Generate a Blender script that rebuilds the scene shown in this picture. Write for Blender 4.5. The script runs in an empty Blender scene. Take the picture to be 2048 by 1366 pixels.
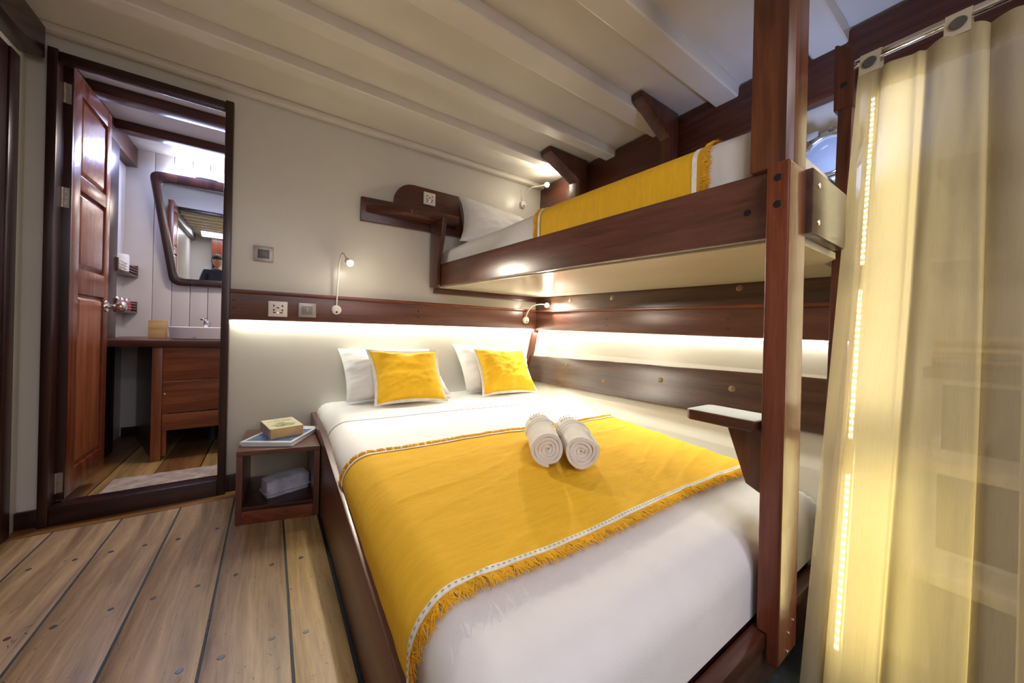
import bpy, bmesh, math, random
from mathutils import Vector, Matrix, noise
R = math.radians
random.seed(7)
S = bpy.context.scene
COL = S.collection

# ------------------------------------------------------------------ camera, world, lights, exposure
YAW, ROLL, F = math.atan2(483, 704), R(1.35), 704.0
cam_d = bpy.data.cameras.new('camera'); cam = bpy.data.objects.new('camera', cam_d); COL.objects.link(cam)
cam_d.sensor_width = 36; cam_d.lens = F / 2048 * 36; cam_d.shift_y = -19 / 2048; cam_d.clip_start = 0.02
fw = Vector((math.sin(YAW), math.cos(YAW), 0)); rt = Vector((math.cos(YAW), -math.sin(YAW), 0)); up = Vector((0, 0, 1))
rr = rt * math.cos(ROLL) + up * math.sin(ROLL); uu = up * math.cos(ROLL) - rt * math.sin(ROLL)
cam.matrix_world = Matrix(((rr.x, uu.x, -fw.x, 0), (rr.y, uu.y, -fw.y, 0), (rr.z, uu.z, -fw.z, 0.9), (0, 0, 0, 1)))
S.camera = cam
wd = bpy.data.worlds.new('world'); S.world = wd; wd.use_nodes = True
wd.node_tree.nodes['Background'].inputs[0].default_value = (0.25, 0.3, 0.4, 1)
wd.node_tree.nodes['Background'].inputs[1].default_value = 0.3
S.view_settings.view_transform = 'Standard'; S.view_settings.look = 'None'
S.view_settings.gamma = 1; S.view_settings.use_curve_mapping = False
S.view_settings.exposure = 0.0


def lamp(name, kind, loc, power, color, size=0.1, size_y=None, aim=None, spread=None, xdir=None):
    d = bpy.data.lights.new(name, kind); d.energy = power; d.color = color
    if kind == 'AREA':
        d.size = size
        if size_y is not None:
            d.shape = 'RECTANGLE'; d.size_y = size_y
        if spread: d.spread = spread
    else:
        d.shadow_soft_size = size
    o = bpy.data.objects.new(name, d); COL.objects.link(o); o.location = loc
    if aim is not None:
        z = -(Vector(aim) - Vector(loc)).normalized()
        x = Vector(xdir).normalized() if xdir else Vector((1, 0, 0))
        if abs(z.dot(x)) > 0.95: x = Vector((0, 1, 0))
        y = z.cross(x).normalized(); x = y.cross(z)
        o.matrix_world = Matrix(((x.x, y.x, z.x, loc[0]), (x.y, y.y, z.y, loc[1]), (x.z, y.z, z.z, loc[2]), (0, 0, 0, 1)))
    return o


WARM = (1.0, 0.86, 0.62); COOL = (0.72, 0.8, 1.0); NEUT = (1.0, 0.95, 0.9)
# room fill: unseen area lights added behind the viewpoint for ambient light
lamp('overhead_fill', 'AREA', (0.45, -0.70, 2.12), 16, (1.0, 0.92, 0.86), 0.9, 0.7, aim=(0.55, -0.1, 0.6))
lamp('cool_overhead_fill', 'AREA', (-0.35, -1.0, 2.125), 19, (0.76, 0.79, 1.0), 0.7, 0.6, aim=(-0.33, -0.8, 0.3))
lamp('foot_end_fill', 'AREA', (0.65, -1.3, 1.45), 9, (0.86, 0.82, 1.0), 0.6, 0.8, aim=(0.9, 0.6, 0.4))
# strips behind the two shelf rails
lamp('strip_light_head_wall', 'AREA', (0.86, 2.431, 0.929), 9.0, (0.97, 1.0, 0.86), 2.05, 0.01, aim=(0.86, 2.433, 0.3), xdir=(1, 0, 0))
lamp('strip_light_hull', 'AREA', (1.921, 1.4, 0.897), 15, (0.98, 1.0, 0.86), 2.0, 0.01, aim=(1.90, 1.4, 0.3), xdir=(0, 1, 0))
# bathroom
lamp('bathroom_tube_light', 'AREA', (-0.52, 3.90, 2.17), 12, (0.48, 0.56, 1.0), 0.42, 0.05, aim=(-0.52, 3.5, 1.7), xdir=(1, 0, 0))
lamp('mirror_wall_wash', 'AREA', (-0.47, 3.97, 2.19), 2.5, (0.50, 0.60, 1.0), 0.42, 0.03, aim=(-0.47, 4.05, 2.14), xdir=(1, 0, 0))
lamp('bathroom_warm_fill', 'AREA', (-0.1, 3.0, 2.0), 12, (1.0, 0.88, 0.80), 0.3, 0.3, aim=(-0.5, 3.0, 0))  # added warm fill for vanity and floor, no fixture on the ceiling
# closet strip behind the curtain
lamp('closet_strip_upper', 'AREA', (1.525, 0.238, 1.20), 1.5, (1.0, 0.90, 0.58), 1.05, 0.015, aim=(1.30, 0.15, 1.262), xdir=(0.2635, 0, 0.9647))
lamp('closet_strip_lower', 'AREA', (1.335, 0.225, 0.33), 1.4, (1.0, 0.86, 0.36), 0.5, 0.015, aim=(1.08, 0.13, 0.40), xdir=(0.2635, 0, 0.9647))
# cool berth light by the porthole
lamp('berth_light', 'AREA', (1.80, 0.44, 1.60), 2.2, (0.38, 0.52, 1.0), 0.06, 0.06, aim=(1.97, 0.50, 1.80))

# ------------------------------------------------------------------ materials
def new_mat(name):
    m = bpy.data.materials.new(name); m.use_nodes = True
    nt = m.node_tree; return m, nt, nt.nodes['Principled BSDF']


def ramp(nt, fac, stops):
    r = nt.nodes.new('ShaderNodeValToRGB'); e = r.color_ramp.elements
    e[0].position, e[0].color = stops[0][0], (*stops[0][1], 1)
    e[1].position, e[1].color = stops[-1][0], (*stops[-1][1], 1)
    for p, c in stops[1:-1]:
        x = e.new(p); x.color = (*c, 1)
    nt.links.new(fac, r.inputs[0]); return r.outputs[0]


def noise_tex(nt, scale, detail=4, rough=0.55, vec=None, mapping=None):
    tc = nt.nodes.new('ShaderNodeTexCoord'); mp = nt.nodes.new('ShaderNodeMapping')
    if mapping: mp.inputs['Scale'].default_value = mapping
    nt.links.new(tc.outputs['Object'], mp.inputs[0])
    n = nt.nodes.new('ShaderNodeTexNoise'); n.inputs['Scale'].default_value = scale
    n.inputs['Detail'].default_value = detail; n.inputs['Roughness'].default_value = rough
    nt.links.new(mp.outputs[0], n.inputs['Vector']); return n


def bump(nt, bs, height, strength, dist=0.002):
    b = nt.nodes.new('ShaderNodeBump'); b.inputs['Strength'].default_value = strength
    b.inputs['Distance'].default_value = dist
    nt.links.new(height, b.inputs['Height']); nt.links.new(b.outputs[0], bs.inputs['Normal'])


_w = {}
WOODS = {  # dark, mid, light, roughness
    'mahogany': ((0.040, 0.011, 0.007), (0.080, 0.022, 0.012), (0.135, 0.040, 0.020), 0.30),
    'dark': ((0.014, 0.005, 0.004), (0.032, 0.010, 0.008), (0.058, 0.018, 0.012), 0.28),
    'red': ((0.095, 0.022, 0.010), (0.170, 0.042, 0.018), (0.260, 0.075, 0.030), 0.27),
    'orange': ((0.150, 0.038, 0.012), (0.270, 0.078, 0.026), (0.390, 0.130, 0.045), 0.34),
    'brown': ((0.040, 0.019, 0.012), (0.078, 0.036, 0.022), (0.120, 0.060, 0.036), 0.30),
    'bunk': ((0.075, 0.030, 0.020), (0.125, 0.046, 0.030), (0.175, 0.068, 0.044), 0.30),
    'stanchion': ((0.050, 0.013, 0.007), (0.130, 0.040, 0.017), (0.230, 0.085, 0.034), 0.30),
    'light': ((0.50, 0.28, 0.10), (0.62, 0.38, 0.16), (0.72, 0.48, 0.22), 0.5),
    'floor': ((0.17, 0.098, 0.045), (0.37, 0.230, 0.116), (0.53, 0.345, 0.180), 0.42),
    'floor2': ((0.17, 0.100, 0.053), (0.355, 0.225, 0.122), (0.50, 0.335, 0.190), 0.40),
    'floor3': ((0.23, 0.135, 0.045), (0.45, 0.285, 0.112), (0.61, 0.410, 0.180), 0.42),
    'edge': ((0.15, 0.06, 0.02), (0.26, 0.12, 0.04), (0.36, 0.18, 0.07), 0.4),
}


def wood(kind='mahogany', axis='Z'):
    key = (kind, axis)
    if key in _w: return _w[key]
    d, mm, l, ro = WOODS[kind]
    m, nt, bs = new_mat('wood_%s_%s' % (kind, axis))
    sc = {'X': (0.9, 13, 13), 'Y': (13, 0.9, 13), 'Z': (13, 13, 0.9)}[axis]
    n = noise_tex(nt, 1.6, 8, 0.62, mapping=sc); n.inputs['Distortion'].default_value = 0.6
    n2 = noise_tex(nt, 9, 5, 0.7, mapping=sc)
    mx = nt.nodes.new('ShaderNodeMix'); mx.data_type = 'RGBA'; mx.blend_type = 'MULTIPLY'
    mx.inputs['Factor'].default_value = 0.5
    c1 = ramp(nt, n.outputs['Fac'], [(0.30, d), (0.5, mm), (0.72, l)])
    c2 = ramp(nt, n2.outputs['Fac'], [(0.3, (0.45, 0.45, 0.45)), (0.62, (1, 1, 1))])
    nt.links.new(c1, mx.inputs[6]); nt.links.new(c2, mx.inputs[7])
    nt.links.new(mx.outputs[2], bs.inputs['Base Color'])
    bs.inputs['Roughness'].default_value = ro
    bump(nt, bs, n2.outputs['Fac'], 0.25 if 'floor' not in kind else 0.35, 0.0015)
    _w[key] = m; return m


def plain(name, col, rough=0.5, metal=0.0, var=0.06, scale=8, bmp=0.0, emit=None, estr=0.0, bscale=None):
    m, nt, bs = new_mat(name)
    n = noise_tex(nt, scale, 5, 0.6)
    a = tuple(max(0, c * (1 - var)) for c in col); b = tuple(min(1, c * (1 + var)) for c in col)
    nt.links.new(ramp(nt, n.outputs['Fac'], [(0.3, a), (0.7, b)]), bs.inputs['Base Color'])
    bs.inputs['Roughness'].default_value = rough; bs.inputs['Metallic'].default_value = metal
    if bmp:
        n2 = noise_tex(nt, bscale or scale * 3, 4, 0.6); bump(nt, bs, n2.outputs['Fac'], bmp, 0.004)
    if emit:
        bs.inputs['Emission Color'].default_value = (*emit, 1); bs.inputs['Emission Strength'].default_value = estr
    return m


def fabric(name, col, weave=900, var=0.08, bmp=0.5, rough=0.85, slub=False, wr=0.0):
    m, nt, bs = new_mat(name)
    n = noise_tex(nt, 14, 5, 0.6, mapping=(1, 6, 1) if slub else None)
    a = tuple(c * (1 - var) for c in col); b = tuple(min(1, c * (1 + var)) for c in col)
    nt.links.new(ramp(nt, n.outputs['Fac'], [(0.3, a), (0.7, b)]), bs.inputs['Base Color'])
    bs.inputs['Roughness'].default_value = rough; bs.inputs['Sheen Weight'].default_value = 0.0 if 'mustard' in name else 0.12
    n1 = noise_tex(nt, weave / 6, 3, 0.7, mapping=(1, 3, 1) if slub else (1, 1, 1))
    n2 = noise_tex(nt, 9, 3, 0.5)
    ad = nt.nodes.new('ShaderNodeMath'); ad.operation = 'MULTIPLY_ADD'
    nt.links.new(n2.outputs['Fac'], ad.inputs[0]); ad.inputs[1].default_value = wr
    nt.links.new(n1.outputs['Fac'], ad.inputs[2])
    bump(nt, bs, ad.outputs[0], bmp, 0.002); return m


M = {
    'cream': plain('cream_paint', (0.58, 0.548, 0.475), 0.32, var=0.03, scale=3, bmp=0.10, bscale=14),
    'ceil': plain('ceiling_paint', (0.68, 0.635, 0.55), 0.27, var=0.04, scale=3, bmp=0.16, bscale=7),
    'white_paint': plain('white_paint', (0.66, 0.62, 0.60), 0.33, var=0.03, scale=4, bmp=0.08),
    'under': plain('bunk_underside_paint', (0.62, 0.56, 0.42), 0.16, var=0.04, scale=2, bmp=0.08, bscale=3),
    'sheet': fabric('white_cotton', (0.78, 0.76, 0.76), 1200, 0.02, 0.25, wr=4.0),
    'pillow': fabric('white_pillow_cotton', (0.78, 0.76, 0.74), 1200, 0.02, 0.3, wr=5.0),
    'yellow': fabric('mustard_linen', (0.84, 0.475, 0.011), 2600, 0.07, 0.55, slub=True, wr=0.5),
    'yellow_c': fabric('mustard_cotton', (0.80, 0.455, 0.009), 1200, 0.06, 0.3, wr=3.0),
    'yfringe': fabric('mustard_fringe', (0.84, 0.46, 0.015), 900, 0.15, 0.6),
    'braid': fabric('cream_braid', (0.90, 0.87, 0.79), 2600, 0.2, 0.9),
    'towel': fabric('terry_towel', (0.78, 0.74, 0.69), 1800, 0.06, 1.0),
    'ink': plain('black_print', (0.02, 0.02, 0.02), 0.6),
    'caulk': plain('dark_caulk', (0.022, 0.028, 0.032), 0.6, var=0.3, scale=40, bmp=0.4),
    'dowel': plain('dark_dowel', (0.055, 0.035, 0.04), 0.35, var=0.3, scale=60),
    'plug': plain('light_wood_plug', (0.20, 0.125, 0.055), 0.35, var=0.35, scale=70),
    'plug_dark': plain('dark_wood_plug', (0.012, 0.008, 0.010), 0.35),
    'metal': plain('brushed_metal', (0.62, 0.60, 0.58), 0.28, 1.0, var=0.1, scale=40),
    'chrome': plain('chrome', (0.8, 0.8, 0.82), 0.09, 1.0, var=0.02),
    'hinge': plain('hinge_metal', (0.42, 0.36, 0.31), 0.42, 0.8, var=0.2, scale=40),
    'plastic': plain('white_plastic', (0.72, 0.66, 0.60), 0.3, var=0.02),
    'greyplastic': plain('pewter_plastic', (0.36, 0.32, 0.29), 0.32, 0.3, var=0.04),
    'darkplastic': plain('dark_grey_plastic', (0.085, 0.08, 0.075), 0.35, var=0.05),
    'rocker': plain('grey_rocker', (0.20, 0.19, 0.17), 0.3, var=0.05),
    'hole': plain('black_hole', (0.01, 0.01, 0.01), 0.7),
    'ceramic': plain('white_ceramic', (0.76, 0.72, 0.75), 0.1, var=0.01),
    'paper': plain('page_paper', (0.55, 0.36, 0.17), 0.8, var=0.2, scale=5, bmp=0.3, bscale=200),
    'cover': plain('cream_book_cover', (0.66, 0.58, 0.38), 0.4, var=0.05),
    'spine': plain('book_spine', (0.42, 0.33, 0.28), 0.4, var=0.3, scale=30),
    'magwhite': plain('magazine_white', (0.72, 0.72, 0.74), 0.3, var=0.04),
    'magblue': plain('magazine_blue_photo', (0.075, 0.15, 0.34), 0.25, var=0.6, scale=28),
    'green_art': plain('green_foliage_print', (0.30, 0.33, 0.16), 0.4, var=0.5, scale=60),
    'red_art': plain('red_bird_print', (0.33, 0.12, 0.08), 0.4, var=0.4, scale=60),
    'dark_art': plain('dark_bird_print', (0.07, 0.03, 0.02), 0.4),
    'redprint': plain('red_print', (0.45, 0.08, 0.07), 0.4),
    'tissue': fabric('grey_pandan_weave', (0.36, 0.36, 0.42), 260, 0.35, 1.0, rough=0.5),
    'mat': fabric('woven_bath_mat', (0.50, 0.42, 0.37), 500, 0.4, 1.0),
    'glow': plain('lamp_glow', (1, 1, 1), 0.5, emit=(1.0, 0.9, 0.72), estr=300),
    'led': plain('led_glow', (1, 1, 1), 0.5, emit=(1.0, 0.92, 0.55), estr=60),
    'stripglow': plain('strip_glow', (1, 1, 1), 0.5, emit=(1.0, 0.97, 0.85), estr=12),
    'tube': plain('tube_glow', (1, 1, 1), 0.5, emit=(0.80, 0.86, 1.0), estr=20),
    'usbled': plain('red_indicator', (0.9, 0.2, 0.1), 0.5, emit=(1.0, 0.25, 0.12), estr=3),
    'glass': plain('porthole_glass', (0.20, 0.20, 0.21), 0.10, 0.2, emit=(0.25, 0.38, 1.0), estr=0.05),
    'greypaint': plain('grey_porthole_metal', (0.40, 0.37, 0.31), 0.35, 0.4, var=0.1, scale=30),
    'black': plain('black_cloth', (0.018, 0.018, 0.022), 0.8),
    'navy': fabric('navy_shirt', (0.02, 0.03, 0.08), 900, 0.1, 0.3),
    'skin': plain('skin', (0.45, 0.24, 0.15), 0.5, var=0.05),
    'hair': plain('dark_hair', (0.02, 0.014, 0.01), 0.5),
    'trouser': fabric('charcoal_trousers', (0.05, 0.05, 0.055), 900, 0.1, 0.3),
    'closetcloth': fabric('folded_cloth', (0.55, 0.40, 0.12), 500, 0.3, 0.8),
    'closetcloth2': fabric('folded_cloth_brown', (0.28, 0.12, 0.07), 500, 0.3, 0.8),
    'lime': plain('pale_drawer_front', (0.50, 0.44, 0.34), 0.45, var=0.05),
    'red_jar': plain('red_jar', (0.6, 0.07, 0.06), 0.3),
    'boxwood': wood('light', 'X'),
    'darkwater': plain('drain_pipe_grey', (0.06, 0.06, 0.065), 0.4),
}
# mirror glass
mm, nt, bs = new_mat('mirror_glass'); bs.inputs['Metallic'].default_value = 1; bs.inputs['Roughness'].default_value = 0.015
bs.inputs['Base Color'].default_value = (0.86, 0.87, 0.86, 1); M['mirror'] = mm
# sheer curtain
mm, nt, bs = new_mat('sheer_linen'); nt.nodes.remove(bs)
out = nt.nodes['Material Output']
df = nt.nodes.new('ShaderNodeBsdfDiffuse'); tl = nt.nodes.new('ShaderNodeBsdfTranslucent'); tr = nt.nodes.new('ShaderNodeBsdfTransparent')
nn = noise_tex(nt, 26, 6, 0.8, mapping=(1, 14, 0.5))
cc = ramp(nt, nn.outputs['Fac'], [(0.3, (0.50, 0.42, 0.25)), (0.7, (0.72, 0.62, 0.42))])
nt.links.new(cc, df.inputs[0]); nt.links.new(cc, tl.inputs[0])
m1 = nt.nodes.new('ShaderNodeMixShader'); m1.inputs[0].default_value = 0.5
nt.links.new(df.outputs[0], m1.inputs[1]); nt.links.new(tl.outputs[0], m1.inputs[2])
m2 = nt.nodes.new('ShaderNodeMixShader')
fr = nt.nodes.new('ShaderNodeMath'); fr.operation = 'MULTIPLY_ADD'; nt.links.new(nn.outputs['Fac'], fr.inputs[0])
fr.inputs[1].default_value = 0.9; fr.inputs[2].default_value = -0.14
nt.links.new(fr.outputs[0], m2.inputs[0])
nt.links.new(m1.outputs[0], m2.inputs[1]); nt.links.new(tr.outputs[0], m2.inputs[2]); nt.links.new(m2.outputs[0], out.inputs[0])
M['sheer'] = mm

# ------------------------------------------------------------------ mesh helpers
class MB:
    def __init__(s): s.v = []; s.f = []; s.m = []
    def add(s, vs, fs, mi=0):
        b = len(s.v); s.v += [tuple(v) for v in vs]; s.f += [tuple(b + i for i in f) for f in fs]; s.m += [mi] * len(fs); return s
    def box(s, x0, x1, y0, y1, z0, z1, mi=0):
        return s.hexa([(x0, y0, z0), (x1, y0, z0), (x1, y1, z0), (x0, y1, z0), (x0, y0, z1), (x1, y0, z1), (x1, y1, z1), (x0, y1, z1)], mi)
    def hexa(s, p, mi=0):   # 0-3 bottom ccw, 4-7 top
        return s.add(p, [(0, 3, 2, 1), (4, 5, 6, 7), (0, 1, 5, 4), (1, 2, 6, 5), (2, 3, 7, 6), (3, 0, 4, 7)], mi)
    def prism(s, poly, vec, mi=0):
        n = len(poly); a = [Vector(p) for p in poly]; v = Vector(vec)
        fs = [tuple(range(n))[::-1], tuple(range(n, 2 * n))] + [(i, (i + 1) % n, n + (i + 1) % n, n + i) for i in range(n)]
        return s.add(a + [p + v for p in a], fs, mi)
    def tube(s, pts, r, seg=10, mi=0, cap=True):
        pts = [Vector(p) for p in pts]; n = len(pts); rs = r if isinstance(r, (list, tuple)) else [r] * n
        b = len(s.v); nrm = None
        for i, p in enumerate(pts):
            t = (pts[min(i + 1, n - 1)] - pts[max(i - 1, 0)]).normalized()
            if nrm is None:
                nrm = t.orthogonal().normalized()
            nrm = (nrm - t * nrm.dot(t)).normalized(); bn = t.cross(nrm)
            for k in range(seg):
                a = 2 * math.pi * k / seg; s.v.append(tuple(p + (nrm * math.cos(a) + bn * math.sin(a)) * rs[i]))
        for i in range(n - 1):
            for k in range(seg):
                k2 = (k + 1) % seg
                s.f.append((b + i * seg + k, b + i * seg + k2, b + (i + 1) * seg + k2, b + (i + 1) * seg + k)); s.m.append(mi)
        if cap:
            s.f.append(tuple(b + k for k in range(seg))[::-1]); s.m.append(mi)
            s.f.append(tuple(b + (n - 1) * seg + k for k in range(seg))); s.m.append(mi)
        return s
    def lathe(s, o, ax, prof, seg=24, mi=0):   # prof (radius, height along ax)
        o = Vector(o); ax = Vector(ax).normalized(); u = ax.orthogonal().normalized(); w = ax.cross(u); b = len(s.v)
        for (r, h) in prof:
            for k in range(seg):
                a = 2 * math.pi * k / seg; s.v.append(tuple(o + ax * h + (u * math.cos(a) + w * math.sin(a)) * max(r, 1e-5)))
        for i in range(len(prof) - 1):
            for k in range(seg):
                k2 = (k + 1) % seg
                s.f.append((b + i * seg + k, b + i * seg + k2, b + (i + 1) * seg + k2, b + (i + 1) * seg + k)); s.m.append(mi)
        s.f.append(tuple(b + k for k in range(seg))[::-1]); s.m.append(mi)
        s.f.append(tuple(b + (len(prof) - 1) * seg + k for k in range(seg))); s.m.append(mi)
        return s
    def grid(s, nu, nv, fn, mi=0, close_u=False):
        b = len(s.v)
        for j in range(nv + 1):
            for i in range(nu + 1): s.v.append(tuple(fn(i / nu, j / nv)))
        for j in range(nv):
            for i in range(nu):
                a = b + j * (nu + 1) + i; s.f.append((a, a + 1, a + nu + 2, a + nu + 1)); s.m.append(mi)
        return s
    def build(s, name, mats, parent=None, bevel=0, smooth=0, seg=2, solid=0, weld=False, origin=None, world_parent=None):
        if not isinstance(mats, (list, tuple)): mats = [mats]
        me = bpy.data.meshes.new(name)
        xs = [v[0] for v in s.v]; ys = [v[1] for v in s.v]; zs = [v[2] for v in s.v]
        o0 = Vector(origin) if origin else Vector(((min(xs) + max(xs)) / 2, (min(ys) + max(ys)) / 2, min(zs)))
        me.from_pydata([tuple(Vector(v) - o0) for v in s.v], [], s.f)
        for m in mats: me.materials.append(m)
        me.polygons.foreach_set('material_index', s.m)
        bm = bmesh.new(); bm.from_mesh(me)
        if weld: bmesh.ops.remove_doubles(bm, verts=bm.verts, dist=1e-5)
        if not solid: bmesh.ops.recalc_face_normals(bm, faces=bm.faces)
        if bevel:
            ed = [e for e in bm.edges if len(e.link_faces) == 2 and e.calc_face_angle(0) > 0.5]
            bmesh.ops.bevel(bm, geom=ed, offset=bevel, segments=seg, profile=0.6, affect='EDGES', clamp_overlap=True)
        if solid:
            bmesh.ops.solidify(bm, geom=bm.faces[:], thickness=solid)
            bmesh.ops.recalc_face_normals(bm, faces=bm.faces)
        bm.to_mesh(me); bm.free()
        if smooth or bevel or solid:
            me.polygons.foreach_set('use_smooth', [True] * len(me.polygons)); me.set_sharp_from_angle(angle=R(smooth or 24))
        o = bpy.data.objects.new(name, me); COL.objects.link(o)
        if parent is not None:
            o.parent = parent; o.location = o0 - wl(parent)
        else: o.location = o0
        return o


def wl(o):
    v = Vector(o.location)
    while o.parent: o = o.parent; v += Vector(o.location)
    return v


def tag(o, label=None, cat=None, group=None, kind=None):
    if label: o['label'] = label
    if cat: o['category'] = cat
    if group: o['group'] = group
    if kind: o['kind'] = kind
    return o


def thing(name, loc, label=None, cat=None, group=None, kind=None):
    o = bpy.data.objects.new(name, None); COL.objects.link(o); o.location = loc; o.empty_display_size = 0.05
    return tag(o, label, cat, group, kind)


def struct(name, loc, label, cat='wall'): return thing(name, loc, label, cat, None, 'structure')


def bx(name, x0, x1, y0, y1, z0, z1, mat, parent=None, bevel=0.002, **k):
    return MB().box(x0, x1, y0, y1, z0, z1).build(name, mat, parent, bevel=bevel, **k)


def disc(name, o, ax, r, h, mat, parent=None, seg=14):
    return MB().lathe(o, ax, [(r * 0.96, 0), (r, h * 0.3), (r * 0.9, h), (r * 0.3, h)], seg).build(name, mat, parent, smooth=40)


def lerp(a, b, t): return a + (b - a) * t
def fbm(p, o=3): return noise.fractal(Vector(p), 1.0, 2.0, o)

# ------------------------------------------------------------------ key levels of the cabin
YW = 2.44          # head wall
XL = -0.886         # left wall
ZC = 2.19          # ceiling panels
YB = -1.7          # wall behind
HULL = [(1.50, 0.0), (1.60, 0.20), (1.73, 0.40), (1.84, 0.53), (1.895, 0.75), (1.935, 0.95), (1.965, 1.3), (1.985, 1.9), (2.0, 2.26)]


def hx(z):
    for (a, za), (b, zb) in zip(HULL, HULL[1:]):
        if z <= zb: return lerp(a, b, max(0, (z - za) / (zb - za)))
    return HULL[-1][0]

# ------------------------------------------------------------------ floor
fl = struct('floor', (0, 0.4, 0), 'pale worn plank floor with black caulked seams', 'floor')
bx('subfloor', XL - 0.05, 1.6, YB, 4.2, -0.07, -0.026, M['caulk'], fl, 0)
seams = [-0.96, -0.75, -0.545, -0.346, -0.137, 0.066, 0.205]
kinds = ['floor', 'floor', 'floor2', 'floor', 'floor2', 'floor3', 'floor3']
for i in range(len(seams) - 1):
    a, b = seams[i] + 0.0035, seams[i + 1] - 0.0035
    MB().box(a, b, YB, 2.335, -0.025, 0.0).build('plank', wood(kinds[i], 'Y'), fl, bevel=0.0012)
MB().box(XL, 0.2, 2.341, 2.44, -0.025, 0.001).build('plank', wood('edge', 'X'), fl, bevel=0.001)
for x in seams[1:-1]:
    def cf(u, v, x=x): return (x + (u - 0.5) * 0.0065 + 0.002 * fbm((x * 9, v * 14, 0)), lerp(YB, 2.335, v), -0.0012)
    MB().grid(1, 60, cf).build('caulk_seam', M['caulk'], fl)
for i in range(5):   # the bathroom floor
    a = -0.98 + i * 0.21
    MB().box(a + 0.0035, a + 0.2065, 2.50, 4.1, -0.025, 0.0).build('plank', wood('floor3' if i % 2 else 'edge', 'Y'), fl, bevel=0.0012)
dw = [(-0.704, 2.026), (-0.593, 2.021), (-0.499, 2.019), (-0.403, 2.008), (-0.301, 1.994), (-0.177, 2.009), (-0.596, 1.614), (-0.51, 1.606),
      (-0.396, 1.612), (-0.299, 1.604), (-0.19, 1.601), (-0.086, 1.6), (0.021, 1.599), (0.115, 1.587), (0.02, 1.218), (0.104, 1.191), (-0.178, 1.23), (-0.093, 1.221),
      (-0.40, 1.22), (-0.30, 1.21), (-0.02, 2.02), (0.11, 2.0)]
for x, y in dw:
    r = 0.0075 + random.random() * 0.0015
    MB().lathe((x, y, 0.0002), (0, 0, 1), [(r, 0), (r * 0.9, 0.0008)], 12).build('dowel', M['dowel'], fl)
# scuffs and nicks in the wood
nb = MB()
for i in range(320):
    x = random.uniform(-0.7, 0.2); y = random.uniform(0.9, 2.3); a = R(random.choice([80, 95, 60, 120, 20])) + random.uniform(-.3, .3)
    l = random.uniform(0.002, 0.012); w = random.uniform(0.0006, 0.0013)
    d = Vector((math.cos(a), math.sin(a), 0)); p = Vector((-d.y, d.x, 0)); c = Vector((x, y, 0.0006))
    nb.add([c - d * l, c + p * w, c + d * l, c - p * w], [(0, 1, 2, 3)])
tag(nb.build('nick', M['dowel'], fl), kind='stuff')

# ------------------------------------------------------------------ head wall with doorway
wb = struct('wall_back', (0.6, YW, 0), 'cream painted wall behind the pillows')
w = MB()
w.box(XL - 0.06, -0.80, YW, YW + 0.06, 0, ZC + 0.1); w.box(-0.80, -0.20, YW, YW + 0.06, 2.07, ZC + 0.1); w.box(-0.20, 2.1, YW, YW + 0.06, 0, ZC + 0.1)
w.build('wall_panel', M['cream'], wb)
bx('cornice', XL, 2.0, YW - 0.05, YW, ZC - 0.035, ZC, M['ceil'], wb, 0.01)
tb = struct('baseboard_back', (-0.5, YW, 0), 'dark wooden baseboard strips along the wall', 'baseboard')
bx('board', XL, -0.817, YW - 0.018, YW, 0, 0.075, wood('dark', 'X'), tb)
bx('board', -0.18, -0.105, YW - 0.018, YW, 0, 0.09, wood('dark', 'X'), tb)
d1 = struct('door_1', (-0.5, 2.44, 0), 'open panelled mahogany door and frame to the bathroom', 'door')
bx('jamb', -0.816, -0.785, 2.395, 2.50, 0, 2.087, wood('dark', 'Z'), d1, 0.004)
bx('jamb', -0.217, -0.182, 2.395, 2.53, 0, 2.087, wood('dark', 'Z'), d1, 0.004)
bx('door_stop', -0.84, -0.79, 2.50, 2.53, 0, 2.06, wood('dark', 'Z'), d1, 0.002)
bx('lintel', -0.785, -0.217, 2.40, 2.438, 2.036, 2.082, wood('dark', 'X'), d1, 0.008)
bx('threshold', -0.785, -0.217, 2.40, 2.49, 0, 0.082, wood('dark', 'X'), d1, 0.004)
# the door leaf (hinged at the left jamb, swung into the bathroom)
XD0, XD1, YD0, YD1, ZD0, ZD1 = -0.80, -0.76, 2.475, 2.935, 0.092, 2.066
leaf = MB()
st = 0.085; rails = [(ZD0, 0.205), (1.035, 1.155), (1.53, 1.60), (1.98, ZD1)]
leaf.box(XD0, XD1, YD0, YD0 + st, ZD0, ZD1); leaf.box(XD0, XD1, YD1 - 0.058, YD1, ZD0, ZD1)
for a, b in rails: leaf.box(XD0, XD1, YD0 + st, YD1 - 0.058, a, b)
lf = leaf.build('door_leaf', wood('red', 'Z'), d1, bevel=0.004)
for (a, b) in [(0.205, 1.035), (1.155, 1.53), (1.60, 1.98)]:
    y0, y1 = YD0 + st, YD1 - 0.058
    pm = MB(); pm.box(XD0 + 0.012, XD1 - 0.014, y0, y1, a, b)
    i = 0.028
    pm.hexa([(XD1 - 0.0141, y0 + 0.012, a + 0.012), (XD1 - 0.0141, y1 - 0.012, a + 0.012), (XD1 - 0.0141, y1 - 0.012, b - 0.012), (XD1 - 0.0141, y0 + 0.012, b - 0.012),
             (XD1 - 0.003, y0 + i, a + i), (XD1 - 0.003, y1 - i, a + i), (XD1 - 0.003, y1 - i, b - i), (XD1 - 0.003, y0 + i, b - i)])
    pm.build('door_panel', wood('orange' if a < 1.1 else 'red', 'Z'), lf, bevel=0.0015)
bx('edge_shade', -0.803, -0.7595, 2.464, 2.4745, ZD0, ZD1, wood('dark', 'Z'), lf, 0.001)  # dark strip over the leaf's end face, its shade put into the colour
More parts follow.
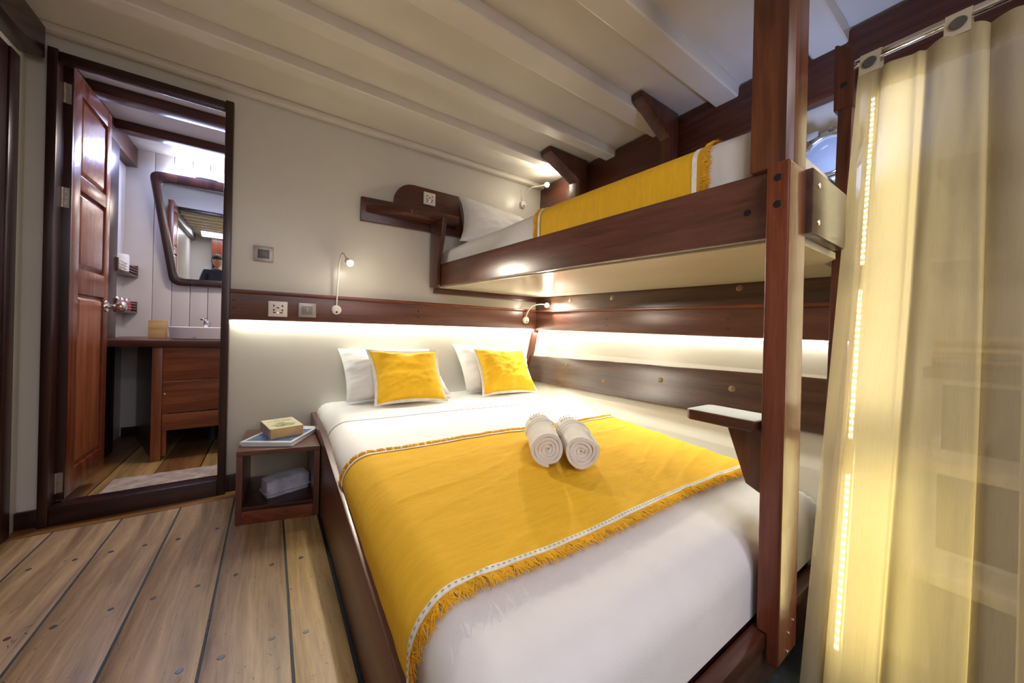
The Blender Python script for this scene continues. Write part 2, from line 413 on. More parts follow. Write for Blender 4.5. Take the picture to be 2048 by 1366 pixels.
for z in (1.93, 1.46, 0.17):
    h = MB(); h.box(-0.800, -0.764, 2.461, 2.4635, z - 0.045, z + 0.045); h.tube([(-0.784, 2.459, z - 0.045), (-0.784, 2.459, z + 0.045)], 0.005, 10)
    ho = h.build('hinge', M['hinge'], d1, smooth=30)
    for dz in (-0.028, 0, 0.028): MB().lathe((-0.773, 2.4612, z + dz), (0, -1, 0), [(0.004, 0), (0.003, 0.0015)], 8).build('screw', M['metal'], ho)
MB().lathe((XD1, 2.905, 0.99), (1, 0, 0), [(0.032, 0), (0.030, 0.006), (0.014, 0.010), (0.011, 0.022), (0.013, 0.034), (0.026, 0.044), (0.030, 0.058), (0.027, 0.072), (0.015, 0.080), (0.002, 0.081)], 24).build('door_knob', M['metal'], d1, smooth=50)

# ------------------------------------------------------------------ ceiling
ce = struct('ceiling', (0.5, 0.6, ZC), 'cream painted ceiling crossed by white deck beams', 'ceiling')
bx('ceiling_panel', XL - 0.05, 2.1, YB, YW, ZC, ZC + 0.04, M['ceil'], ce, 0)
for yb, wdt, h in [(1.98, 0.085, 0.054), (1.625, 0.085, 0.056), (1.222, 0.115, 0.056), (0.845, 0.115, 0.06), (0.43, 0.12, 0.06), (0.04, 0.12, 0.06), (-0.35, 0.12, 0.06), (-0.74, 0.12, 0.06), (-1.13, 0.12, 0.06), (-1.5, 0.12, 0.06)]:
    def bf(u, v, yb=yb, wdt=wdt, h=h):
        x = lerp(XL, 1.985, u); j = 0.0022 * fbm((x * 3, yb * 5, 1))
        pr = [(yb + wdt + 0.004, ZC), (yb + wdt, ZC - h * 0.9), (yb + wdt - 0.008, ZC - h), (yb + 0.006, ZC - h), (yb, ZC - h + 0.006), (yb - 0.003, ZC)]
        k = min(4, int(v * 5)); t = v * 5 - k; a, b = pr[k], pr[k + 1]
        return (x, lerp(a[0], b[0], t) + j, lerp(a[1], b[1], t) + j)
    MB().grid(30, 5, bf).build('beam', M['ceil'], ce, smooth=20)

# ------------------------------------------------------------------ hull side wall
wr = struct('wall_right', (1.9, 0.5, 0), 'curved cream hull wall beside the bunks')
hp = MB()
for (a, za), (b, zb) in zip(HULL, HULL[1:]):
    hp.hexa([(a, YB, za), (a + 0.06, YB, za), (a + 0.06, YW, za), (a, YW, za), (b, YB, zb), (b + 0.06, YB, zb), (b + 0.06, YW, zb), (b, YW, zb)])
hp.build('hull_panel', M['cream'], wr)


def hull_board(name, y0, y1, za0, za1, zb0, zb1, off, th, mat, parent, bevel=0.003, ny=1, wob=0.0):
    """board along the hull between y0 (far) and y1 (near); (z0, z1) far a, near b"""
    mb = MB(); N = 4; rows = []
    for j in range(ny + 1):
        t = j / ny; y = lerp(y0, y1, t); z0 = lerp(za0, zb0, t); z1 = lerp(za1, zb1, t) + wob * fbm((y * 4, 2, 3))
        zs = [lerp(z0, z1, k / N) for k in range(N + 1)]
        rows.append([(hx(z) - off - th, y, z) for z in zs] + [(hx(z) - off, y, z) for z in zs[::-1]])
    n = len(rows[0]); fs = []; vs = [p for r in rows for p in r]
    for j in range(ny):
        for k in range(n): fs.append((j * n + k, j * n + (k + 1) % n, (j + 1) * n + (k + 1) % n, (j + 1) * n + k))
    fs.append(tuple(range(n))[::-1]); fs.append(tuple(ny * n + k for k in range(n)))
    mb.add(vs, fs); return mb.build(name, mat, parent, bevel=bevel, smooth=40)


# lower stringer with plugs
lp = hull_board('hull_stringer', YW, 0.40, 0.500, 0.700, 0.525, 0.742, 0.0, 0.028, wood('brown', 'Y'), None, 0.003, 24, 0.006)
tag(lp, 'dark worn plank with pale plugs on hull wall above mattress', 'plank', kind='structure'); lp.name = 'trim_1'
for y, z in [(1.954, 0.66), (1.574, 0.586), (1.174, 0.645), (0.797, 0.65)]:
    disc('plug', (hx(z) - 0.0278, y, z), (-1, 0, 0.15), 0.016, 0.0015, M['plug'], lp, 18)
# dark stringer behind the shelf rail
l2 = hull_board('trim_2', YW, 0.36, 1.05, 1.225, 1.05, 1.225, 0.0, 0.03, wood('brown', 'Y'), None, 0.003)
tag(l2, 'dark plank with pale plugs just under the upper bunk', 'plank', kind='structure')
for y, z in [(1.601, 1.15), (0.808, 1.145), (2.01, 1.16)]:
    disc('plug', (hx(z) - 0.0298, y, z), (-1, 0, 0.1), 0.016, 0.0015, M['plug'], l2, 18)
# beam shelf (clamp) under the deck
cl = hull_board('trim_3', YW, YB, 1.93, ZC - 0.012, 1.93, ZC - 0.012, 0.0, 0.05, wood('mahogany', 'Y'), None, 0.004)
tag(cl, 'long dark red beam under the ceiling edge along hull', 'beam', kind='structure')
# corner trim between head wall and hull
ct = MB(); pz = [0.44, 0.53, 0.75, 0.92]
for za, zb in zip(pz, pz[1:]):
    ct.hexa([(hx(za) - 0.045, YW - 0.03, za), (hx(za), YW - 0.03, za), (hx(za), YW, za), (hx(za) - 0.045, YW, za),
             (hx(zb) - 0.045, YW - 0.03, zb), (hx(zb), YW - 0.03, zb), (hx(zb), YW, zb), (hx(zb) - 0.045, YW, zb)])
ct = ct.build('trim_4', wood('mahogany', 'Z')); tag(ct, 'slanting mahogany corner post behind right mustard cushion', 'trim', kind='structure')
# porthole
ph = thing('porthole', (1.97, 0.49, 1.68), 'round metal porthole with dogs on hull above bunk foot', 'porthole')
PC = Vector((1.972, 0.49, 1.685)); PA = Vector((-1, 0, 0.02))
MB().lathe(PC, PA, [(0.118, 0), (0.118, 0.012), (0.112, 0.018), (0.090, 0.018), (0.086, 0.030), (0.080, 0.030), (0.078, 0.010)], 40).build('flange', M['greypaint'], ph, smooth=35)
MB().lathe(PC + Vector((-0.011, 0, 0)), PA, [(0.078, 0), (0.078, 0.002)], 40).build('glass', M['glass'], ph)
rg = MB(); RC = PC + Vector((-0.05, -0.012, -0.005))
rg.tube([RC + Vector((0, 0.083 * math.cos(a), 0.083 * math.sin(a))) for a in [2 * math.pi * k / 40 for k in range(41)]], 0.008, 10)
rg.build('hinged_ring', M['chrome'], ph, smooth=60)
bx('hinge_lug', 1.925, 1.968, 0.515, 0.555, 1.768, 1.798, M['greypaint'], ph, 0.004)
MB().lathe((1.955, 0.475, 1.79), (-1, 0, 0), [(0.012, 0), (0.012, 0.01), (0.006, 0.014), (0.006, 0.02)], 14).build('dog_knob', M['greypaint'], ph, smooth=40)
bx('side_hook', 1.945, 1.968, 0.375, 0.395, 1.66, 1.70, M['greypaint'], ph, 0.003)

# knees under the deck beams
def knee(name, y0, y1, xa, label, g):
    ob = MB(); zt = ZC - 0.006
    poly = [(xa, y0, zt), (1.925, y0, zt), (1.925, y0, 1.80), (1.842, y0, 1.80), (1.842, y0, 2.025), (xa + 0.01, y0, zt - 0.03)]
    ob.prism(poly, (0, y1 - y0, 0))
    t = ob.build(name, wood('mahogany', 'Z'), None, bevel=0.007)
    tag(t, label, 'bracket', g)
    return t
k1 = knee('knee_bracket', 1.15, 1.216, 1.575, 'dark red knee bracket above the upper mustard runner', 'knee brackets under the ceiling beams')
disc('plug', (1.8448, 1.183, 1.93), (-1, 0, 0), 0.012, 0.002, M['plug'], k1)
knee('knee_bracket', 1.86, 1.965, 1.555, 'dark red knee bracket behind the uppermost reading lamp', 'knee brackets under the ceiling beams')

# ------------------------------------------------------------------ left wall, front wall
w2 = struct('wall_left', (XL, 0.5, 0), 'left cabin wall with dark door trim')
MB().box(XL - 0.06, XL, YB, YW, 0, ZC + 0.05).build('wall_panel', M['cream'], w2)
bx('door_trim', XL - 0.0, XL + 0.014, 2.295, 2.362, 0, 1.99, wood('dark', 'Z'), w2, 0.004)
bx('door_board', XL, XL + 0.008, 1.55, 2.294, 0, 1.99, wood('dark', 'Z'), w2, 0.002)
lb = MB(); lb.box(XL, XL + 0.07, YB, 2.385, 2.02, 2.155); lb.build('beam_end', wood('dark', 'Y'), w2, bevel=0.006)
w3 = struct('wall_front', (0.5, YB, 0), 'white end wall of the cabin behind the camera')
MB().box(XL - 0.06, 2.1, YB - 0.06, YB, 0, ZC + 0.05).build('wall_panel', M['cream'], w3)
cb = thing('wall_cabinet', (-0.45, YB, 0), 'dark red wall cabinet, seen only in the bathroom mirror', 'cabinet')
bx('cabinet_body', -0.56, -0.34, YB, YB + 0.3, 1.75, 2.16, wood('red', 'Z'), cb, 0.004)
bx('side_post', -0.56, -0.50, YB, YB + 0.05, 0.0, 1.75, wood('dark', 'Z'), cb, 0.004)

# ------------------------------------------------------------------ shelf rails with strip lights
r1 = thing('shelf_rail', (0.86, 2.41, 0.935), 'long mahogany shelf rail across the head wall above pillows', 'rail')
bx('fascia', -0.182, 1.92, 2.400, 2.412, 0.932, 1.075, wood('bunk', 'X'), r1, 0.002)
bx('cap', -0.182, 1.92, 2.392, YW, 1.076, 1.096, wood('red', 'X'), r1, 0.003)
for x, z in [(-0.165, 1.037), (-0.165, 0.993), (0.849, 1.031), (0.849, 0.987)]: disc('plug', (x, 2.4, z), (0, -1, 0), 0.006, 0.001, M['plug_dark'], r1)
bx('light_strip', -0.17, 1.88, 2.416, 2.432, 0.935, 0.942, M['stripglow'], r1, 0)
r2 = thing('shelf_rail', (1.9, 1.4, 0.9), 'long mahogany shelf rail running along the hull wall', 'rail')
f2 = MB(); f2.hexa([(1.898, 0.38, 0.893), (1.912, 0.38, 0.893), (1.912, 2.40, 0.926), (1.898, 2.40, 0.926), (1.898, 0.38, 1.034), (1.912, 0.38, 1.034), (1.912, 2.40, 1.072), (1.898, 2.40, 1.072)])
f2.build('fascia', wood('bunk', 'Y'), r2, bevel=0.002)
f3 = MB(); f3.hexa([(1.888, 0.38, 1.035), (1.944, 0.38, 1.035), (1.944, 2.39, 1.073), (1.888, 2.39, 1.073), (1.888, 0.38, 1.052), (1.944, 0.38, 1.052), (1.944, 2.39, 1.091), (1.888, 2.39, 1.091)])
f3.build('cap', wood('red', 'Y'), r2, bevel=0.003)
for y, z in [(1.625, 1.005), (1.624, 0.959), (0.848, 0.992), (0.847, 0.944)]: disc('plug', (1.898, y, z), (-1, 0, 0), 0.006, 0.001, M['plug_dark'], r2)
MB().hexa([(1.918, 0.4, 0.905), (1.93, 0.4, 0.905), (1.93, 2.38, 0.93), (1.918, 2.38, 0.93), (1.918, 0.4, 0.912), (1.93, 0.4, 0.912), (1.93, 2.38, 0.937), (1.918, 2.38, 0.937)]).build('light_strip', M['stripglow'], r2)

# ------------------------------------------------------------------ sockets and switches
def socket(x0, x1, z0, z1, y, label, g):
    t = thing('power_socket', ((x0 + x1) / 2, y, z0), label, 'socket', g)
    bx('faceplate', x0, x1, y - 0.009, y, z0, z1, M['plastic'], t, 0.003)
    s = (x1 - x0) / 0.09; cx, cz = (x0 + x1) / 2, (z0 + z1) / 2 + 0.006
    def hole(mb, x, z, w, h): mb.box(cx + x * s - w * s / 2, cx + x * s + w * s / 2, y - 0.0098, y - 0.0088, cz + z * s - h * s / 2, cz + z * s + h * s / 2)
    for sx in (-0.019, 0.021):
        for sz in (0.010, -0.010):
            h = MB(); hole(h, sx, sz, 0.0085, 0.005); hole(h, sx, sz + (0.005 if sz > 0 else -0.005), 0.004, 0.007); h.build('pin_hole', M['hole'], t)
    h = MB(); hole(h, 0.0, 0.001, 0.016, 0.0032); hole(h, 0.001, 0.001, 0.006, 0.006); h.build('pin_hole', M['hole'], t)
    for sx in (-0.016, 0.016):
        h = MB(); hole(h, sx, -0.026, 0.014, 0.0055); h.build('usb_port', M['hole'], t)
    h = MB(); hole(h, 0, -0.026, 0.006, 0.005); h.build('indicator', M['usbled'], t)
socket(-0.013, 0.078, 0.955, 1.042, 2.400, 'white universal socket on the long rail beside the doorway', 'sockets')
socket(0.868, 0.955, 1.785, 1.873, 2.408, 'white universal socket on the small wall shelf backboard', 'sockets')
def switch(x0, x1, z0, z1, y, label, rock, split):
    t = thing('light_switch', ((x0 + x1) / 2, y, z0), label, 'switch', 'switches')
    bx('frame', x0, x1, y - 0.010, y, z0, z1, M['greyplastic'], t, 0.004)
    cx, cz = (x0 + x1) / 2, (z0 + z1) / 2
    bx('rocker', cx - 0.027, cx + 0.027, y - 0.013, y - 0.009, cz - 0.024, cz + 0.024, rock, t, 0.0015)
    if split: bx('indicator', cx - 0.0008, cx + 0.0008, y - 0.0136, y - 0.0125, cz - 0.006, cz + 0.014, M['plastic'], t, 0)
    else: bx('indicator', cx - 0.002, cx + 0.002, y - 0.0136, y - 0.0125, cz + 0.017, cz + 0.020, M['red_art'], t, 0)
switch(0.131, 0.222, 0.957, 1.042, 2.400, 'pale grey light switch on the rail right of the socket', M['rocker'], True)
switch(-0.086, 0.006, 1.262, 1.350, YW, 'pewter light switch with dark rocker on the bare cream wall', M['darkplastic'], False)

# ------------------------------------------------------------------ reading lamps
def reading_lamp(base, pts, head, label, power, y=2.40, aim=None, ang=165, blend=0.9):
    t = thing('reading_lamp', base, label, 'lamp', 'gooseneck reading lamps')
    bx0, bz = base[0], base[2]
    MB().lathe((bx0, y, bz), (0, -1, 0), [(0.028, 0), (0.029, 0.006), (0.028, 0.02), (0.024, 0.024), (0.01, 0.025)], 28).build('wall_base', M['plastic'], t, smooth=50)
    MB().lathe((bx0 + 0.001, y - 0.0245, bz - 0.014), (0, -1, 0), [(0.006, 0), (0.0055, 0.003), (0.003, 0.004)], 14).build('button', M['hole'], t, smooth=50)
    # smooth neck
    P = [Vector(p) for p in pts]; sm = []
    for i in range(len(P) - 1):
        p0, p1, p2, p3 = P[max(i - 1, 0)], P[i], P[i + 1], P[min(i + 2, len(P) - 1)]
        for k in range(6):
            u = k / 6; sm.append(0.5 * ((2 * p1) + (p2 - p0) * u + (2 * p0 - 5 * p1 + 4 * p2 - p3) * u * u + (3 * p1 - p0 - 3 * p2 + p3) * u ** 3))
    sm.append(P[-1])
    MB().tube(sm, 0.0045, 8).build('gooseneck', M['plastic'], t, smooth=60)
    h = Vector(head); d = (Vector(aim) - h).normalized()
    hd = MB().lathe(h - d * 0.03, d, [(0.006, 0), (0.014, 0.004), (0.017, 0.012), (0.018, 0.034), (0.016, 0.036)], 20).build('lamp_head', M['plastic'], t, smooth=50)
    MB().lathe(h + d * 0.0065, d, [(0.0175, 0), (0.018, 0.006), (0.013, 0.014), (0.003, 0.018)], 20).build('lens', M['glow'], hd, smooth=60)
    L = lamp('reading_lamp_light', 'SPOT', tuple(h + d * 0.030), power, (1.0, 0.91, 0.74), 0.012, aim=tuple(h + d))
    L.data.spot_size = R(ang); L.data.spot_blend = blend
reading_lamp((0.330, 2.40, 1.010), [(0.330, 2.385, 1.035), (0.332, 2.375, 1.15), (0.336, 2.35, 1.30), (0.345, 2.30, 1.345), (0.362, 2.27, 1.31)], (0.373, 2.245, 1.285),
             'gooseneck reading lamp rising from the long rail above white pillow', 36, aim=(0.95, 1.05, 0.40), ang=100, blend=0.6)
reading_lamp((1.777, 2.40, 1.004), [(1.777, 2.385, 1.028), (1.782, 2.37, 1.07), (1.81, 2.35, 1.12), (1.85, 2.31, 1.137), (1.872, 2.26, 1.135)], (1.885, 2.245, 1.13),
             'gooseneck reading lamp in the lower bunk corner under the upper bunk', 34, aim=(0.9, 0.95, 0.62), ang=150, blend=0.8)
reading_lamp((1.748, 2.44, 1.985), [(1.748, 2.425, 2.01), (1.745, 2.40, 2.06), (1.76, 2.34, 2.10), (1.80, 2.28, 2.105), (1.815, 2.22, 2.10)], (1.818, 2.200, 2.093),
             'uppermost gooseneck reading lamp at the head of upper bunk', 16, y=YW, aim=(0.9, 0.9, 1.95))

# ------------------------------------------------------------------ small wall shelf and bracket
sh = thing('wall_shelf', (0.83, YW, 1.6), 'small mahogany corner shelf with rounded backboard holding upper bunk', 'shelf')
ar = [(0.462, 1.594), (1.195, 1.605), (1.140, 1.902), (0.80, 1.902)]
for k in range(1, 9):
    a = R(95 + k * 85 / 8); ar.append((0.80 + 0.13 * math.cos(a), 1.772 + 0.13 * math.sin(a)))
ar += [(0.668, 1.752), (0.462, 1.746)]
MB().prism([(x, 2.408, z) for x, z in ar], (0, YW - 2.408, 0)).build('backboard', wood('mahogany', 'X'), sh, bevel=0.003)
pl = [(0.49, 2.407), (0.735, 2.25), (1.075, 2.25), (1.12, 2.407)]
MB().prism([(x, y, 1.652) for x, y in pl], (0, 0, 0.045)).build('shelf_board', wood('mahogany', 'X'), sh, bevel=0.004)
bp = [(2.407, 1.652), (2.407, 1.205), (2.290, 1.205), (2.278, 1.36), (2.225, 1.50), (2.19, 1.652)]
MB().prism([(0.928, y, z) for y, z in bp], (0.03, 0, 0)).build('bracket', wood('mahogany', 'Z'), sh, bevel=0.004)
disc('plug', (0.845, 2.408, 1.86), (0, -1, 0), 0.005, 0.001, M['plug_dark'], sh); disc('plug', (0.845, 2.408, 1.775), (0, -1, 0), 0.005, 0.001, M['plug_dark'], sh)

# ------------------------------------------------------------------ upper bunk
ub = thing('upper_bunk', (1.4, 1.4, 1.16), 'upper bunk frame of dark mahogany boards with cream underside', 'bunk')
YN = 0.39
def ubx(y): return lerp(0.960, 1.085, (2.36 - y) / (2.36 - YN))
def ubz(y): return lerp(1.212, 1.166, (2.36 - y) / (2.36 - YN))
sb = MB(); f, n = 2.36, YN - 0.04; m_ = 0.3825
sb.hexa([(ubx(m_), m_, ubz(m_)), (ubx(m_) + 0.035, m_, ubz(m_)), (ubx(f) + 0.035, f, 1.212), (ubx(f), f, 1.212),
         (ubx(m_), m_, 1.344), (ubx(m_) + 0.035, m_, 1.344), (ubx(f) + 0.035, f, 1.360), (ubx(f), f, 1.360)])
sb.build('side_board', wood('bunk', 'Y'), ub, bevel=0.004)
MB().add([(1.125, 0.3835, 1.160), (1.166, 0.3835, 1.160), (1.166, n, 1.160), (1.50, n, 1.160), (1.58, 0.395, 1.160), (1.915, 0.40, 1.160), (1.915, 2.395, 1.205), (ubx(f) + 0.036, 2.395, 1.205),
          (1.125, 0.3835, 1.180), (1.166, 0.3835, 1.180), (1.166, n, 1.180), (1.50, n, 1.180), (1.58, 0.395, 1.180), (1.915, 0.40, 1.180), (1.915, 2.395, 1.225), (ubx(f) + 0.036, 2.395, 1.225)],
         [tuple(range(8))[::-1], tuple(range(8, 16))] + [(i, (i + 1) % 8, 8 + (i + 1) % 8, 8 + i) for i in range(8)]).build('base_panel', M['under'], ub)
bx('end_board', 1.1665, 1.47, n - 0.03, n - 0.0005, 1.1805, 1.352, wood('brown', 'X'), ub, 0.004)
bx('wall_cleat', 0.97, 1.93, 2.40, YW, 1.165, 1.203, wood('mahogany', 'X'), ub, 0.003)
for x, z in [(1.215, 1.315), (1.215, 1.215)]: disc('bolt_cap', (x, n - 0.0298, z), (0, -1, 0), 0.008, 0.002, M['metal'], ub)
disc('bolt_cap', (1.083, 0.44, 1.245), (-1, 0, 0), 0.010, 0.002, M['plug_dark'], ub)

# stanchion from bunk to ceiling, ladder post to the floor
sp = MB(); sp.prism([(1.055, 0.430, 0), (1.055, 0.340, 0), (1.068, 0.326, 0), (1.160, 0.326, 0), (1.160, 0.43, 0)], (0, 0, 0))
sp = MB(); sp.prism([(1.070, 0.432, 1.3455), (1.070, 0.350, 1.3455), (1.083, 0.337, 1.3455), (1.175, 0.337, 1.3455), (1.175, 0.432, 1.3455)], (0, 0, ZC - 1.346))
tag(sp.build('stanchion', wood('stanchion', 'Z'), None, bevel=0.006), 'thick mahogany stanchion between the upper bunk and the ceiling', 'post')
lpst = thing('ladder_post', (1.1, 0.36, 0), 'slim mahogany ladder post with one step at foot of beds', 'post')
pp = MB(); pp.prism([(1.045, 0.382, 0.152), (1.045, 0.3612, 0.152), (1.045, 0.3612, 0.092), (1.045, 0.354, 0.078), (1.045, 0.340, 0.078), (1.045, 0.333, 0.088), (1.045, 0.333, 1.345), (1.045, 0.376, 1.345), (1.045, 0.382, 1.335)], (0.120, 0, 0))
pp.build('post', wood('red', 'Z'), lpst, bevel=0.006, seg=4)
for z in (1.305, 1.238): disc('bolt_cap', (1.0455, 0.357, z), (-1, 0, 0), 0.0095, 0.002, M['plug_dark'], lpst)
for x, z in [(1.11, 0.145), (1.14, 0.165), (1.105, 0.10)]: disc('screw', (x, 0.3332, z), (0, -1, 0), 0.005, 0.002, M['metal'], lpst, 10)
MB().prism([(1.035, 0.392, 0.652), (1.035, 0.565, 0.652), (1.05, 0.58, 0.652), (1.165, 0.58, 0.652), (1.18, 0.565, 0.652), (1.18, 0.392, 0.652)], (0, 0, 0.03)).build('step', wood('mahogany', 'Y'), lpst, bevel=0.008, seg=4)
MB().prism([(1.085, 0.392, 0.651), (1.085, 0.482, 0.651), (1.085, 0.43, 0.50), (1.085, 0.392, 0.483)], (0.03, 0, 0)).build('step_bracket', wood('stanchion', 'Z'), lpst, bevel=0.002)

# ------------------------------------------------------------------ lower bed
bed = thing('low_bed', (0.9, 1.3, 0), 'low wide mahogany bed box under the mattress', 'bed')
def btop(y): return lerp(0.385, 0.205, max(0, (2.0 - y) / (2.0 - 0.42)))
bd = MB(); f, n = YW - 0.001, 0.37
bd.prism([(0.212, n, 0), (0.212, f, 0), (0.212, f, 0.385), (0.212, 1.95, 0.385), (0.212, n, btop(n))], (0.028, 0, 0))
bd.build('side_board', wood('bunk', 'Y'), bed, bevel=0.004)
MB().prism([(0.2405, 0.37, 0), (1.49, 0.37, 0), (1.54, 0.37, 0.110), (0.2405, 0.37, 0.110)], (0, 0.025, 0)).build('foot_board', wood('brown', 'X'), bed, bevel=0.003)
MB().box(0.2405, 1.55, 0.362, 0.397, 0.1105, 0.150).build('foot_rail', wood('mahogany', 'X'), bed, bevel=0.005)
bx('base_slab', 0.245, 1.51, 0.405, YW - 0.01, 0.05, 0.16, wood('dark', 'Y'), bed, 0)

ZM = lambda y: 0.342 + 0.047 * y       # mattress top level
def rounded_bed(x0, x1, y0, y1, zb, ztop, rad, nx, ny, off=0.0, amp=0.004, seed=0, y_end=None, xr=None):
    """closed rounded cushion surface: rings from bottom outline over the edge to the centre"""
    mb = MB(); x0 -= off; y0 -= off; x1 += off; y1 += off
    if y_end: y1 = y_end
    K = 10; prof = [(0.0, 0.0), (0.0, 0.5)] + [(rad * (1 - math.cos(R(a))), None, math.sin(R(a))) for a in range(0, 91, 9)]
    return mb


def cushion_box(name, x0, x1, y0, y1, zb, ztf, rad, mat, amp=0.004, seed=0, x1n=None, bulge=0.0, nx=60, ny=90, parent=None):
    bm = bmesh.new(); vs = []
    # profile across (u) from left-bottom over the top to right-bottom
    def P(u, v):
        y = lerp(y0, y1, v); xr = x1 if x1n is None else lerp(x1n, x1, v)
        zt = ztf(y)
        return y, xr, zt
    def section(y, xr, zt, inset):
        a = []
        xl = x0 + inset; xr2 = xr - inset; zt2 = zt - (rad - math.sqrt(max(rad * rad - inset * inset, 0))) if inset < rad else zt
        return xl, xr2, zt2
    mb = MB()
    NV = ny
    rows = []
    # end rounding: near y0 and y1 with quarter-circle
    ends = [R(a) for a in range(0, 91, 15)]
    ys = [(y0 + rad * (1 - math.cos(a)) if False else y0 + rad * (1 - math.sin(R(90) - a)), rad * (1 - math.sin(a))) for a in ends]
    stations = [(y0 + rad * (1 - math.cos(a)), rad * (1 - math.sin(a))) for a in ends]       # (y, drop)
    stations += [(lerp(y0 + rad, y1 - rad, (k + 1) / (NV + 1)), 0) for k in range(NV)]
    stations += [(y1 - rad * (1 - math.cos(a)), rad * (1 - math.sin(a))) for a in ends[::-1]]
    stations = [(y0, None)] + stations + [(y1, None)]
    for (y, drop) in stations:
        v = (y - y0) / (y1 - y0); xr = x1 if x1n is None else lerp(x1n, x1, v); zt = ztf(y)
        rs = rad
        pts = []
        side = 6
        zc = (zt - rs) if drop is not None else zb
        top = (zt - (drop or 0)) if drop is not None else zb
        def zz(z): return min(z, top)
        for k in range(side): pts.append((x0 - bulge * math.sin(math.pi * k / side) * (1 if drop is not None else 0), zz(lerp(zb, zt - rs, k / side)) if drop is not None else zb))
        for a in range(0, 91, 9):
            pts.append((x0 + rs * (1 - math.cos(R(a))), zz(zt - rs + rs * math.sin(R(a))) if drop is not None else zb))
        for k in range(1, nx):
            pts.append((lerp(x0 + rs, xr - rs, k / nx), zz(zt) if drop is not None else zb))
        for a in range(90, -1, -15):
            pts.append((xr - rs * (1 - math.cos(R(a))), zz(zt - rs + rs * math.sin(R(a))) if drop is not None else zb))
        pts.append((xr, zb))
        rows.append([(px, y, pz) for px, pz in pts])
    n = len(rows[0])
    def wv(p):
        x, y, z = p
        if z <= zb + 0.002: return p
        q = fbm((x * 2.2 + seed, y * 2.6, z * 3), 3) * amp + fbm((x * 9 + seed, y * 7, z * 12), 2) * amp * 0.25
        side = 1.0 if z > ztf(y) - 0.012 else 0.0
        return (x - q * (1 - side), y, z + q * side)
    vv = [wv(p) for r in rows for p in r]
    fs = [(j * n + i, j * n + i + 1, (j + 1) * n + i + 1, (j + 1) * n + i) for j in range(len(rows) - 1) for i in range(n - 1)]
    fs += [(j * n, (j + 1) * n, (j + 1) * n + n - 1, j * n + n - 1) for j in range(len(rows) - 1)]
    mb.add(vv, fs)
    return mb.build(name, mat, parent, smooth=75, weld=True)


mt = cushion_box('mattress', 0.243, 1.735, 0.398, YW - 0.005, 0.161, ZM, 0.085, M['sheet'], 0.005, 1, x1n=1.62)
for v in mt.data.vertices:
    z = v.co.z + mt.location.z; v.co.x = min(v.co.x, hx(z) - 0.008 - mt.location.x)
tag(mt, 'thick double mattress in fitted white sheet on the low bed', 'mattress')
# top sheet, folded back below the pillows
def over(u, v, off, y0f, y1f, zl, zr, x0=0.243, rad=0.085, amp=0.004, seed=0, xfar=1.735, xnear=1.62):
    """wrap across the mattress: u from left hem, over the top, to right; v from near to far"""
    yt = lerp(0.5, 1.5, v)
    yy = lerp(y0f(0.5), y1f(0.5), v)
    xr = lerp(xnear, xfar, (yy - 0.39) / 2.05) - 0.03
    zt = ZM(yy) + off; r = rad + off
    Ls = max(zt - r - zl, 0.001); La = r * math.pi / 2; Lt = xr - x0 - rad
    L = (Ls + La + Lt) * u
    if L < Ls: x, z = x0 - off, zl + L
    elif L < Ls + La:
        a = (L - Ls) / r; x, z = x0 - off + r * (1 - math.cos(a)), zt - r + r * math.sin(a)
    else: x, z = x0 + rad + (L - Ls - La), zt
    y = lerp(y0f(x), y1f(x), v)
    return x, y, z, (L < Ls + La * 0.6), L
def sheetf(u, v):
    x, y, z, s, L = over(u, v, 0.0075, lambda x: 0.66, lambda x: 1.90 - 0.055 * (x - 0.25) + 0.006 * math.sin(x * 9), 0.27, 0)
    dz = ZM(y) + 0.0075 - (ZM(lerp(0.66, 1.9, v)) + 0.0075)
    q = 0.0025 * fbm((x * 3, y * 3, z * 4 + 9), 3)
    return (x - (abs(q) if s else 0), y, z + dz + (0 if s else abs(q)))
ts = MB().grid(70, 60, sheetf).build('flat_sheet', M['sheet'], None, smooth=70, solid=0.003)
tag(ts, 'smooth white top sheet spread over the lower mattress', 'sheet')

MB().tube([Vector(sheetf(k / 120, 1.0)) + Vector((0 if k > 22 else -0.001, -0.006, 0.0006)) for k in range(2, 119)], 0.0014, 6).build('fold_shadow_line', plain('fold_shadow_grey', (0.30, 0.29, 0.28), 0.8), ts)  # thin grey line that paints the shadow of the sheet fold

# mustard runner on the lower bed
yn = lambda x: 0.630 + 0.006 * math.sin(x * 7)
yf = lambda x: 1.405 - 0.045 * (x - 0.3) + 0.006 * math.sin(x * 8 + 1)
def runf(u, v):
    x, y, z, s, L = over(u, v, 0.0155, yn, yf, 0.225 + 0.075 * v, 0)
    dz = ZM(y) - ZM(lerp(yn(0.5), yf(0.5), v))
    q = 0.0045 * abs(fbm((x * 1.6, y * 7, 4), 3)) + 0.0012 * fbm((x * 12, y * 22, 2), 2)
    w = max(0, 1 - abs(fbm((x * 1.1 + 5, y * 6 - x * 1.4, 0), 2)) * 9) * 0.0035
    return (x - ((abs(q) * 0.5) if s else 0), y, z + dz + (0 if s else abs(q) + w))
rn = MB().grid(130, 80, runf).build('bed_runner', M['yellow'], None, smooth=70, solid=0.004)
tag(rn, 'wide mustard yellow runner with fringed ends across lower bed', 'runner')
def edge_pt(u, v): return Vector(runf(u, v))
